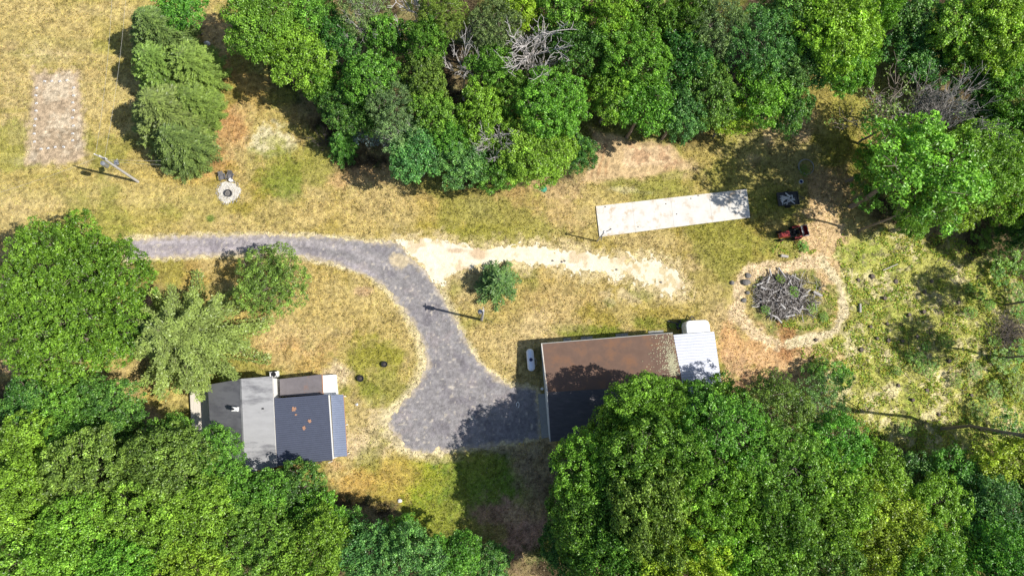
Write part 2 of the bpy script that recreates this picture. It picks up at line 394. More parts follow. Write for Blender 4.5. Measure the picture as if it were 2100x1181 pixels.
def ground_tone(x, y):
    u, v = UV(x, y)
    n1 = fbm(x, y, 2.6, 11, 5)-.5; n2 = fbm(x, y, .7, 31, 4)-.5; n3 = fbm(x, y, 9., 51, 3)-.5
    col = np.empty(x.shape+(3,)); col[:] = A(188, 166, 98)
    # beyond the mown plot: forest litter
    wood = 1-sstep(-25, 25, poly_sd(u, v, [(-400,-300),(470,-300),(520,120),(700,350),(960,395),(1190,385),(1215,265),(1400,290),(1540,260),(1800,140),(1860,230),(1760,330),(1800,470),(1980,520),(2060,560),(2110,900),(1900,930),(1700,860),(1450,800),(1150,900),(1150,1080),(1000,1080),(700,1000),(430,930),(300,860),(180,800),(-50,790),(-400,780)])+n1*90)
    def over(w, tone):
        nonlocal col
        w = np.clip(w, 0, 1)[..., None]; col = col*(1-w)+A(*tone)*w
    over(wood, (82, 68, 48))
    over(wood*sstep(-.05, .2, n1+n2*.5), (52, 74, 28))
    for (cu, cv, ru, rv, rot, tone, st, rag) in BL:
        c, s = math.cos(math.radians(-rot)), math.sin(math.radians(-rot))
        msk = (np.abs(u-cu) < max(ru, rv)*2.2) & (np.abs(v-cv) < max(ru, rv)*2.2)
        if not msk.any(): continue
        du = u[msk]-cu; dv = v[msk]-cv
        a = (du*c+dv*s)/ru; b = (-du*s+dv*c)/rv; d = np.hypot(a, b)
        w = st*(1-sstep(.55, 1.25, d+rag*(n1[msk]*1.7+n2[msk]*1.5)))
        cc = col[msk]; w = w[..., None]; col[msk] = cc*(1-w)+A(*tone)*w
    stv = fbm(x*.12+y*.02, y*1.3, 2.2, 71, 3)-.5; lf = sstep(520, 300, u)*sstep(-60, 20, v)*sstep(490, 440, v)
    over(lf*sstep(.02, .14, stv)*.4, (206, 184, 122)); over(lf*sstep(.03, .15, -stv)*.4, (158, 148, 66))
    over(sstep(.04, .2, n3*1.5+n1*.5)*.55, (140, 142, 56)); over(sstep(.06, .2, -n3*1.3+n1*.6)*.4, (212, 184, 128))
    # the rough clearing, weeds over pale straw
    cl = sstep(-20, 25, poly_sd(u, v, CLEAR)+n1*70)
    over(cl*.95, (188, 184, 96))
    over(cl*sstep(.0, .14, n1*.7+n2*.8)*.9, (230, 212, 160))
    over(cl*sstep(.02, .16, -n1*.9+n2*.8+n3*.6)*.6, (150, 168, 60))
    over(cl*sstep(.15, .22, n2*1.2-n1*.4)*.6, (110, 96, 64))
    br = sstep(-8, 10, poly_sd(u, v, [(1535,560),(1640,552),(1700,570),(1715,620),(1700,670),(1640,690),(1560,670),(1535,620)])+n1*40)
    over(br*.9, (178, 164, 104)); over(br*sstep(0, .15, n2+n1*.3)*.8, (112, 124, 50))
    # bare orange soil by the shed
    for (cu, cv, ru, rv, tone, st) in ((1545,715,92,46,(220,172,118),.95),(1600,752,95,36,(216,172,122),.95),(1690,735,60,26,(224,188,140),.85),(1510,760,46,40,(212,170,126),.9),(1612,700,24,40,(178,126,82),.8),(1650,770,60,24,(214,176,130),.8),(1550,790,60,22,(190,146,112),.8)):
        d = np.hypot((u-cu)/ru, (v-cv)/rv); over(st*(1-sstep(.5, 1.2, d+n1*1.6+n2*1.2)), tone)
    for pts, hw, tone, st in LINES:
        over(st*(1-sstep(.7, 1.35, line_d(u, v, pts)/hw+n1*2.4+n2*1.6)), tone)
    # worn pad, dug patch, pale fringe of the drive
    pd = poly_sd(u, v, PAD)
    over(sstep(-12, 4, pd+n2*30+n1*30)*.8, (198, 172, 140)); over(sstep(-2, 10, pd+n2*14+n1*16)*.75, (188, 162, 134)); over(sstep(2, 14, pd+n1*40)*sstep(0, .18, n1+n2*.6), (212, 190, 160))
    dd = poly_sd(u, v, DIRT)
    over(sstep(-8, 8, dd+n1*36)*.95, (216, 182, 136)); over(sstep(0, 16, dd)*sstep(.0, .1, np.sin((u*.98+v*.2)*.42+n1*6)*.12+n2*.3)*sstep(1215, 1200, u-40*(v > 300))*.5, (176, 126, 86))
    over(sstep(4, 10, poly_sd(u, v, [(1268,298),(1375,292),(1392,345),(1275,352)])+n2*16)*.7, (226, 192, 152))
    over(sstep(0, 12, dd)*sstep(.10, .2, -n1+n2*.4)*.6, (186, 142, 106))
    dr = poly_sd(u, v, DRIVE)
    # widths of the pale fringe differ along the drive
    wide = 9+20*np.exp(-((u-860)/60)**2-((v-730)/110)**2)*(u < 900)+26*np.exp(-((u-790)/70)**2-((v-880)/60)**2)+10*np.exp(-((u-920)/60)**2-((v-600)/80)**2)
    over(sstep(-1.0, -.1, (dr-n2*16-n1*10)/wide)*.95, (224, 204, 160))
    sd_ = poly_sd(u, v, SAND)
    over(sstep(-24, 2, sd_+n2*50+n1*30)*.9, (222, 198, 148))
    # speckle of dry thatch
    fine = vnoise(x, y, .22, 77)-.5; f2 = vnoise(x, y, .45, 78)-.5
    col = col*(1+(fine*.75+f2*.5+n3*.12)[..., None])
    return np.clip(col*np.array([.965, 1.01, 1.04]), .01, .9)

MAT['ground'] = soil_mat('ground_soil')
fx = np.arange(-68, 90, .16); fy = np.arange(-33, 64, .16)
def widen(a):
    out = [26*(1.35**k) for k in range(1, 11)]
    lo = [a[0]-q+26 for q in out][::-1]; hi = [a[-1]+q-26 for q in out]
    return np.array(lo+list(a)+hi)
gx = widen(fx); gy = widen(fy)
def sheet(name, gx, gy, tone_fn, mat, keep=None, z=0.0):
    X, Yg = np.meshgrid(gx, gy); nx = len(gx); ny = len(gy)
    x = X.ravel(); y = Yg.ravel()
    col = tone_fn(x, y)
    zz = (fbm(x, y, 3.0, 91, 3)-.5)*.10 if keep is None else np.zeros_like(x)
    V = np.stack([x, y, zz+z], -1)
    i = np.arange(ny-1)[:, None]*nx+np.arange(nx-1)[None, :]; i = i.ravel()
    F = np.stack([i, i+1, i+nx+1, i+nx], -1)
    if keep is not None:
        k = keep(x, y); F = F[k[F].mean(1) > .5]
        used = np.unique(F); rm = np.full(len(V), -1); rm[used] = np.arange(len(used)); V = V[used]; col = col[used]; F = rm[F]
        V[:, 2] = (fbm(V[:, 0], V[:, 1], 3.0, 91, 3)-.5)*.10+z
    me = fast_mesh(name, V, F, mat, True, pcol=col)
    o = bpy.data.objects.new(name, me); link(o); tag(o, kind='structure'); return o
GZ = lambda x, y: float((fbm(np.array([x]), np.array([y]), 3.0, 91, 3)[0]-.5)*.10)
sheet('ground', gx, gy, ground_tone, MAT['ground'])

def drive_tone(x, y):
    u, v = UV(x, y); n1 = fbm(x, y, 1.8, 111, 5)-.5; n2 = vnoise(x, y, .25, 131)-.5; n3 = fbm(x, y, .5, 135, 3)-.5
    col = np.empty(x.shape+(3,)); col[:] = A(150, 146, 146)
    def over(w, t):
        nonlocal col
        w = np.clip(w, 0, 1)[..., None]; col = col*(1-w)+A(*t)*w
    over(sstep(620, 420, u)*.8, (176, 166, 168))
    over(sstep(900, 700, u)*np.exp(-((line_d(u, v, [(290,498),(450,494),(600,496),(720,510),(800,550)]))/9)**2)*.5, (196, 188, 190))
    over(sstep(900, 760, u)*np.exp(-((line_d(u, v, [(300,520),(480,512),(600,514),(700,535),(770,565)]))/7)**2)*.5, (192, 182, 186))
    cd = line_d(u, v, [(280,507),(450,500),(600,503),(720,522),(800,556),(860,625),(905,700),(940,790),(960,860)])
    tr_ = np.exp(-((cd-13)/4.5)**2)*(.6+n1*1.6)
    over(tr_*.5, (176, 168, 164)); over(np.exp(-(cd/5)**2)*(.5+n3*2)*.35, (118, 114, 112))
    over(sstep(.06, .2, n1)*.5, (160, 150, 150)); over(sstep(.05, .2, -n1)*.4, (112, 106, 116))
    sdv = poly_sd(u, v, DRIVE); over(sstep(10, -2, sdv+n3*16+n1*10)*.8, (206, 190, 162))
    over((1-sstep(.5, 1.2, np.hypot((u-822)/20, (v-535)/17)+n1*1.5+n3))*.9, (214, 196, 160))
    over((1-sstep(.5, 1.2, np.hypot((u-800)/26, (v-905)/22)+n1*1.5+n3))*.8, (206, 186, 150))
    over(sstep(.3, .42, vnoise(x, y, .3, 140)-.5)*.55, (222, 210, 190))
    return np.clip(col*(1+n2*.5+n3*.3)[..., None], .02, .9)
def drive_keep(x, y):
    u, v = UV(x, y); n = (fbm(x, y, 1.0, 151, 4)-.5); nf = vnoise(x, y, .3, 155)-.5
    return (poly_sd(u, v, DRIVE)+n*(18+20*(v > 820))+nf*7 > 0).astype(float)
MAT['gravel'] = soil_mat('crushed_gravel', lo=.7, hi=1.3, bump=.5, sc=9, straw=(.5, .45, .42), straw_amt=.3)
c0 = P(240, 940); c1 = P(1130, 470)
sheet('driveway', np.arange(c0[0]-6, c1[0]+2, .12), np.arange(c0[1]-1, c1[1]+2, .12), drive_tone, MAT['gravel'], drive_keep, .03)
def sand_tone(x, y):
    n1 = fbm(x, y, 1.6, 211, 4)-.5; n2 = vnoise(x, y, .3, 213)-.5
    u, v = UV(x, y)
    col = np.empty(x.shape+(3,)); col[:] = A(248, 236, 208)
    def over(w, t):
        nonlocal col
        w = np.clip(w, 0, 1)[..., None]; col = col*(1-w)+A(*t)*w
    over(sstep(.08, .2, n1)*.6, (214, 184, 140))
    over((1-sstep(.5, 1.2, np.hypot((u-935)/22, (v-514)/5)+n1*1.5))*.5, (176, 130, 88))
    over((1-sstep(.5, 1.2, np.hypot((u-985)/20, (v-520)/12)+n1*1.5))*.6, (200, 160, 116))
    over(sstep(1200, 1330, u)*sstep(.0, .15, n2*.8+n1)*.6, (190, 168, 110))
    return np.clip(col*(1+n2*.28)[..., None], .02, .9)
def sand_keep(x, y):
    u, v = UV(x, y); n = (fbm(x, y, 1.2, 251, 4)-.5); nf = vnoise(x, y, .4, 255)-.5
    return ((poly_sd(u, v, SAND)+n*34+nf*26*sstep(880, 1300, u) > 0) & (poly_sd(u, v, DRIVE) < 1)).astype(float)
MAT['sand'] = soil_mat('pale_sand', lo=.85, hi=1.15, bump=.5, straw=(.6, .52, .36), straw_amt=.25)
c0 = P(800, 625); c1 = P(1420, 480)
sheet('sand_track', np.arange(c0[0], c1[0]+1, .12), np.arange(c0[1]-1, c1[1]+2, .12), sand_tone, MAT['sand'], sand_keep, .02)

# ---------------------------------------------------------------- leaves, crowns, trunks
def leaf_cloud(C, N, L, W, r, jitter=.6, fold=.12):
    """C centres, N outward normals -> bent leaf quads"""
    n = len(C)
    N = N+r.normal(0, jitter, (n, 3)); N /= np.linalg.norm(N, axis=1)[:, None]+1e-9
    T = np.cross(N, r.normal(0, 1, (n, 3))); T /= np.linalg.norm(T, axis=1)[:, None]+1e-9
    S = np.cross(N, T)
    l = (L*r.uniform(.7, 1.3, n))[:, None]; w = (W*r.uniform(.7, 1.3, n))[:, None]
    V = np.stack([C-T*l*.5, C+S*w*.5+N*l*fold-T*l*.08, C+T*l*.55, C-S*w*.5+N*l*fold-T*l*.08], 1).reshape(-1, 3)
    F = np.arange(4*n).reshape(n, 4)
    return V, F
def tubes(segs, n=5):
    """segs list of (p, q, r0, r1) -> V, F"""
    segs = np.array([[*p, *q, a, b] for p, q, a, b in segs], float)
    p = segs[:, :3]; q = segs[:, 3:6]; d = q-p; d /= np.linalg.norm(d, axis=1)[:, None]+1e-9
    h = np.where(np.abs(d[:, 2:3]) < .9, np.array([[0, 0, 1.]]), np.array([[1., 0, 0]]))
    a = np.cross(d, h); a /= np.linalg.norm(a, axis=1)[:, None]; b = np.cross(d, a)
    t = np.arange(n)*2*np.pi/n; c = np.cos(t)[None, :, None]; s = np.sin(t)[None, :, None]
    ring = a[:, None, :]*c+b[:, None, :]*s
    V = np.concatenate([p[:, None, :]+ring*segs[:, 6][:, None, None], q[:, None, :]+ring*segs[:, 7][:, None, None]], 1).reshape(-1, 3)
    base = (np.arange(len(segs))*2*n)[:, None]; i = np.arange(n)[None, :]; j = (i+1) % n
    F = np.stack([base+i, base+j, base+n+j, base+n+i], -1).reshape(-1, 4)
    return V, F

def bent_limb(p, q, r0, r1, rr, k=3, wob=.12):
    p = np.array(p, float); q = np.array(q, float); L = np.linalg.norm(q-p); out = []; a = p
    for i in range(1, k+1):
        b = p+(q-p)*i/k
        if i < k: b = b+rr.normal(0, wob*L/k, 3)
        out.append((a, b, r0+(r1-r0)*(i-1)/k, r0+(r1-r0)*i/k)); a = b
    return out

PROTO = {}
def register(kind, crown_me, trunk_me, R, H, zc, crown_name='crown'):
    PROTO[kind] = dict(crown=crown_me, trunk=trunk_me, R=R, H=H, zc=zc, cn=crown_name)

def broad(kind, R, H, seed, lobes=14, lobe_r=.42, puff=.55, per=46, L=.27, W=.2, flat=.85, dens=1.5, gap=.12, bark='bark', trunk_r=.2):
    r = np.random.default_rng(seed)
    zr = R*flat; zc = H-zr
    LC = []; LR = []
    for i in range(lobes):
        th = i*2.39996+r.uniform(-.35, .35); q = math.sqrt((i+.5)/lobes); lr = R*lobe_r*r.uniform(.62, 1.08)
        rad = q*(R-lr*.75)*r.uniform(.85, 1.08); z = zc+(zr-lr*.8)*math.sqrt(max(0, 1-(rad/R)**2))*r.uniform(.35, 1.0)+r.uniform(-.05, .22)*zr
        LC.append((rad*math.cos(th), rad*math.sin(th), z)); LR.append(lr)
    LC = np.array(LC); LR = np.array(LR)
    PC = []; PN = []; PT = []
    for c, lr in zip(LC, LR):
        k = int(4*math.pi*lr*lr*dens*.75)
        d = r.normal(0, 1, (k*2, 3)); d /= np.linalg.norm(d, axis=1)[:, None]; d = d[d[:, 2] > -.55][:k]
        p = c+d*lr*r.uniform(.70, 1.27, (len(d), 1))
        ins = np.zeros(len(p), bool)
        for c2, l2 in zip(LC, LR): ins |= np.linalg.norm(p-c2, axis=1) < l2*.72
        keep = (~ins) & (r.random(len(p)) > gap)
        PC.append(p[keep]); PN.append(d[keep]); PT.append(r.uniform(.82, 1.15)*np.ones(keep.sum()))
    PC = np.concatenate(PC); PN = np.concatenate(PN); PT = np.concatenate(PT)
    m = len(PC); pr = puff*r.uniform(.65, 1.35, m); tone = PT*r.uniform(.66, 1.3, m)*np.where(r.random(m) < .16, 1.5, 1.0)  # random tone per puff, a few brightened as painted highlights
    # leaves on each puff
    idx = np.repeat(np.arange(m), per)
    d = r.normal(0, 1, (m*per, 3)); d /= np.linalg.norm(d, axis=1)[:, None]
    d = d+PN[idx]*.55+np.array([0, 0, .35]); d /= np.linalg.norm(d, axis=1)[:, None]
    C = PC[idx]+d*(pr[idx]*r.uniform(.35, 1.12, m*per)**.7)[:, None]*np.array([1, 1, .75])
    T = tone[idx]*r.uniform(.5, 1.7, m*per)
    # inner leaves that close the crown
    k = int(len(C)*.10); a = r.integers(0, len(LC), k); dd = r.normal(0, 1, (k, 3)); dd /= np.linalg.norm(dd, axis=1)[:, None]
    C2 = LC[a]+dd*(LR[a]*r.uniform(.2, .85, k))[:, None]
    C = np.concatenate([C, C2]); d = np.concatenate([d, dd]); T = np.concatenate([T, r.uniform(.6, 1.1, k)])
    V, F = leaf_cloud(C, d+np.array([0, 0, .35]), L, W, r, .75, .2)
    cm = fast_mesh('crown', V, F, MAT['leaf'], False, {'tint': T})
    segs = bent_limb((0, 0, -.3), (r.uniform(-.3, .3), r.uniform(-.3, .3), zc+zr*.3), trunk_r*1.3, trunk_r*.6, r, 4, .05)
    fork = np.array(segs[-2][1])
    for c, lr in zip(LC, LR):
        st = fork*r.uniform(.75, 1.05)
        segs += bent_limb(st, c, trunk_r*.45, trunk_r*.18, r, 3)
        for q in range(4):
            dv = r.normal(0, 1, 3); dv /= np.linalg.norm(dv); dv[2] = abs(dv[2])
            segs += bent_limb(c, c+dv*lr*.9, trunk_r*.17, .012, r, 2)
    V, F = tubes(segs, 6); tm = fast_mesh('trunk', V, F, MAT[bark], True)
    register(kind, cm, tm, R, H, zc+zr*.35)

def conifer(kind, R, H, seed, clump=0, whorls=26, per=10, L=.3, W=.1, droop=.25, power=.85, step=.16, side=.55, base=.08, bark='bark', gapw=0.0, arms=None, rise=0.0):
    """whorls of branches, each a flat spray of needle shoots"""
    r = np.random.default_rng(seed); C = []; N = []; T = []; D = []; segs = bent_limb((0, 0, -.3), (0, 0, H*.99), .02*H, .02, r, 5, .01)
    for w in range(whorls):
        z = H*(base+(1-base)*w/whorls)+r.uniform(-.1, .1); rad = R*max(.04, (1-(z/H-base)/(1-base)))**power
        k = max(4, int(per*(.5+.5*rad/R)))
        for b in range(k):
            if r.random() < gapw: continue
            th = 2*math.pi*(b+r.uniform(-.25, .25))/k+w*1.9; ln = rad*r.uniform(.72, 1.15); tn = r.uniform(.8, 1.25)
            if arms and w in arms: ln *= arms[w] if b == 0 else 1
            steps = max(2, int(ln/step)); prev = np.array([0, 0, z]); dx = np.array([math.cos(th), math.sin(th), 0]); sx = np.array([-math.sin(th), math.cos(th), 0])
            for s_ in range(1, steps+1):
                t = s_/steps; p = np.array([0, 0, z])+dx*ln*t+np.array([0, 0, rise*ln*t-droop*ln*t*t])
                if s_ % 3 == 0 or s_ == steps:
                    segs.append((prev, p, .03*(1-t)+.012, .03*(1-t)+.01)); prev = p
                if t < .12: continue
                sp = side*ln*.28*(1-t*.75)+.10
                for q in (-1, 1):
                    for e in (0.35, .9):
                        C.append(p+sx*q*sp*e+r.normal(0, .05, 3)); D.append(dx*.75+sx*q*.8*e+np.array([0, 0, r.uniform(-.25, .35)])); T.append(tn*r.uniform(.65, 1.4)*(.85+.4*t))
                C.append(p+r.normal(0, .04, 3)+np.array([0, 0, .05])); D.append(dx+np.array([0, 0, .15])); T.append(tn*r.uniform(.8, 1.4)*(.85+.4*t))
    C = np.array(C); D = np.array(D); T = np.array(T)
    if clump:
        m = len(C); C = np.concatenate([C]+[C+r.normal(0, .13, (m, 3)) for _ in range(clump)]); D = np.concatenate([D]+[D+r.normal(0, .75, (m, 3)) for _ in range(clump)]); T = np.concatenate([T]+[T*r.uniform(.7, 1.3, m) for _ in range(clump)])
    D /= np.linalg.norm(D, axis=1)[:, None]; n = len(C)
    N = np.array([0, 0, 1.])+r.normal(0, .35, (n, 3)); S = np.cross(N, D); S /= np.linalg.norm(S, axis=1)[:, None]; U = np.cross(D, S)
    l = L*r.uniform(.75, 1.3, n)[:, None]; wd = W*r.uniform(.75, 1.3, n)[:, None]
    V = np.stack([C-D*l*.5, C+S*wd*.5+U*.0, C+D*l*.6, C-S*wd*.5], 1)
    V2 = np.stack([C-D*l*.4, C+U*wd*.5, C+D*l*.5, C-U*wd*.5], 1)
    V = np.concatenate([V, V2]).reshape(-1, 3); F = np.arange(8*n).reshape(2*n, 4)
    cm = fast_mesh('crown', V, F, MAT['leaf'], False, {'tint': np.concatenate([T, T])})
    V, F = tubes(segs, 5); tm = fast_mesh('trunk', V, F, MAT[bark], True)
    register(kind, cm, tm, R, H, H*.35)

def bare(kind, R, H, seed, mat='deadwood', lean=(0, 0), limbs=9, twigs=9, leafy=0, r0=.12, up=.9, thin=1.0, sub=5):
    """leafless tree: trunk, arching limbs, side branches, twigs"""
    r = np.random.default_rng(seed); tr = []; tw = []; tips = []
    top = np.array([lean[0]*H, lean[1]*H, H*.55]); tr += bent_limb((0, 0, -.3), top, r0, r0*.75, r, 5, .06)
    def arm(p, d, ln, rad, lev, k):
        a = np.array(p, float); d = d/np.linalg.norm(d); pts = [a]
        for i in range(k):
            d = d+r.normal(0, .16, 3)+np.array([0, 0, .10]); d /= np.linalg.norm(d); b_ = a+d*ln/k
            (tr if lev == 0 else tw).append((a, b_, rad*(1-.75*i/k), rad*(1-.75*(i+1)/k))); a = b_; pts.append(a)
        return pts, d
    for i in range(limbs):
        th = i*2.4+r.uniform(-.5, .5); s = top*r.uniform(.7, 1.0)
        ln = R*r.uniform(.75, 1.25); pts, d = arm(s, np.array([math.cos(th), math.sin(th), up*r.uniform(.5, 1.6)]), ln, r0*.42, 0, 5)
        for j in range(twigs):
            t = r.integers(1, 6); q = pts[t]; s2 = r.normal(0, .75, 3)+d*1.1; s2[2] = abs(s2[2])*.7
            p2, d2 = arm(q, s2, ln*r.uniform(.25, .5), .05*thin, 1, 3); tips.append(p2[-1])
            for m_ in range(sub):
                s3 = r.normal(0, .8, 3)+d2; p3, _ = arm(p2[r.integers(1, 4)], s3, ln*r.uniform(.1, .24), .028*thin, 2, 2); tips.append(p3[-1])
    V, F = tubes(tr, 7); tm = fast_mesh('trunk', V, F, MAT[mat], True)
    V, F = tubes([(a, b_, max(x, .024*thin), max(y, .017*thin)) for a, b_, x, y in tw], 4)
    ext = np.percentile(np.hypot(V[:, 0]-top[0], V[:, 1]-top[1]), 92)
    cm = fast_mesh('branches', V, F, MAT[mat], True)
    register(kind, cm, tm, ext, H, H*.72, 'branches')
    if leafy:
        tips = np.array(tips); sel = tips[r.random(len(tips)) < leafy]; idx = np.repeat(np.arange(len(sel)), 14)
        C = sel[idx]+r.normal(0, .25, (len(idx), 3)); Vl, Fl = leaf_cloud(C, np.tile([0, 0, 1.], (len(C), 1)), .24, .17, r, .7)
        PROTO[kind]['leaves'] = fast_mesh('foliage', Vl, Fl, MAT['leaf'], False, {'tint': r.uniform(.6, 1.6, len(C))})

broad('m1', 4.5, 12, 101, lobes=15, puff=.6)
broad('m2', 4.5, 12, 102, lobes=11, lobe_r=.5, puff=.55)
broad('m3', 4.5, 12, 103, lobes=18, lobe_r=.36, puff=.62, gap=.2)
broad('l1', 6.5, 15, 104, lobes=22, lobe_r=.36, puff=.7, per=50, L=.28, gap=.15)
broad('l2', 6.5, 15, 105, lobes=16, lobe_r=.42, puff=.62, per=46, L=.27, gap=.22)
broad('s1', 2.6, 6, 106, lobes=8, lobe_r=.5, puff=.42, per=40, L=.22, W=.16, trunk_r=.1)
broad('s2', 2.6, 6, 107, lobes=11, lobe_r=.42, puff=.36, per=36, L=.2, W=.13, trunk_r=.1)
broad('f1', 4.5, 12, 108, lobes=20, lobe_r=.36, puff=.34, per=22, L=.22, W=.11, dens=3.4, gap=.1)
broad('f2', 4.5, 12, 109, lobes=13, lobe_r=.44, puff=.4, per=20, L=.2, W=.12, dens=2.6, gap=.3, bark='birch')
broad('big', 9.6, 13, 110, lobes=60, lobe_r=.23, puff=.42, per=26, L=.25, W=.15, flat=.5, dens=3.0, gap=.08, trunk_r=.35)
broad('dome', 3.9, 6.4, 114, lobes=32, lobe_r=.33, puff=.3, per=24, L=.18, W=.09, flat=.72, dens=4.2, gap=.06, trunk_r=.14)
broad('tall', 3.6, 27, 112, lobes=12, lobe_r=.45, puff=.6, flat=1.9, per=40, trunk_r=.2)
broad('sp1', 5.5, 15, 121, lobes=16, lobe_r=.30, puff=.6, per=34, L=.28, gap=.42, dens=1.3)
broad('sp2', 5.5, 15, 122, lobes=12, lobe_r=.34, puff=.55, per=34, L=.28, gap=.42, dens=1.3)
conifer('c1', 4.0, 10, 201, whorls=30, per=15, L=.34, W=.12, droop=.2, power=.62, rise=.25)
conifer('c2', 4.0, 10, 202, whorls=28, per=14, L=.34, W=.12, droop=.15, power=.5, rise=.35)
conifer('star', 7.2, 14, 203, clump=2, whorls=19, per=10, L=.26, W=.12, droop=.12, power=.62, rise=.12, side=.62, gapw=.22, step=.15, arms={6: 1.3, 9: 1.2})
conifer('fir', 2.5, 6, 204, whorls=14, per=9, L=.28, W=.11, droop=.15, power=.65, rise=.2, gapw=.2)
bare('d1', 2.6, 11, 301, lean=(0, .02), limbs=8, twigs=8, sub=4, thin=.8)
bare('d2', 3.2, 11, 302, lean=(.03, .0), limbs=13, twigs=9, sub=4, thin=.8)
bare('d3', 3, 12, 303, lean=(.12, .06), limbs=7, twigs=7, sub=4, r0=.2)
bare('d4', 4.5, 10, 304, mat='greytwig', lean=(.06, .03), limbs=20, twigs=12, sub=6, r0=.2)
bare('d5', 2.6, 3, 306, mat='darktwig', limbs=12, twigs=8, sub=4, r0=.05, up=.2)
bare('h1', 4.5, 10, 305, mat='bark', limbs=12, twigs=9, sub=4, leafy=.22)

# ---------------------------------------------------------------- trees
YG = (.265, .430, .034); BR = (.175, .375, .034); MG = (.125, .310, .034); DG = (.066, .200, .030); BL_ = (.125, .300, .072)
PL = (.200, .290, .110); OL = (.165, .275, .045); CF = (.135, .215, .065); CY = (.200, .270, .060); PN = (.27, .365, .10); DF = (.055, .125, .030)
LG = (.105, .255, .018); TW = (1, 1, 1)
GR = {'top': 'broadleaf trees of the wood above the lawn', 'tr': 'broadleaf trees at the upper right of the plot', 'bl': 'broadleaf trees of the lower left wood',
      'br': 'broadleaf trees of the lower right wood', 'row': 'conifers in the row beside the bare pad', 'dead': 'leafless trees in the wood', 'off': 'trees beyond the right edge'}
def tree(kind, u, v, r, h, col, label, grp=None, cat='tree', name=None, rot=None):
    pr = PROTO[kind]; zc = h*pr['zc']/pr['H']; p = P(u, v, zc)
    rm = r*abs(P(u+1, v, zc)[0]-P(u, v, zc)[0])
    if name is None: name = {'c': 'conifer_tree', 'd': 'bare_tree'}.get(kind[0], 'broadleaf_tree') if kind not in ('dome',) else 'broadleaf_tree'
    if rot is None: rot = random.uniform(0, 6.283)
    root = empty(name, (p[0], p[1], 0), rot); s = rm/pr['R']; el = random.uniform(.9, 1.14) if kind[0] in 'mls' and kind != 'star' else 1.0; root.scale = (s*el, s/el, h/pr['H'])
    c = bpy.data.objects.new(pr['cn'], pr['crown']); link(c, root); j = random.uniform(.84, 1.14)
    c.color = (col[0]*j*random.uniform(.82, 1.22), col[1]*j, col[2]*j, 1)
    t = bpy.data.objects.new('trunk', pr['trunk']); link(t, root)
    if 'leaves' in pr:
        f = bpy.data.objects.new('foliage', pr['leaves']); link(f, root); f.color = (*col, 1)
    tag(root, label, cat, GR.get(grp)); return root
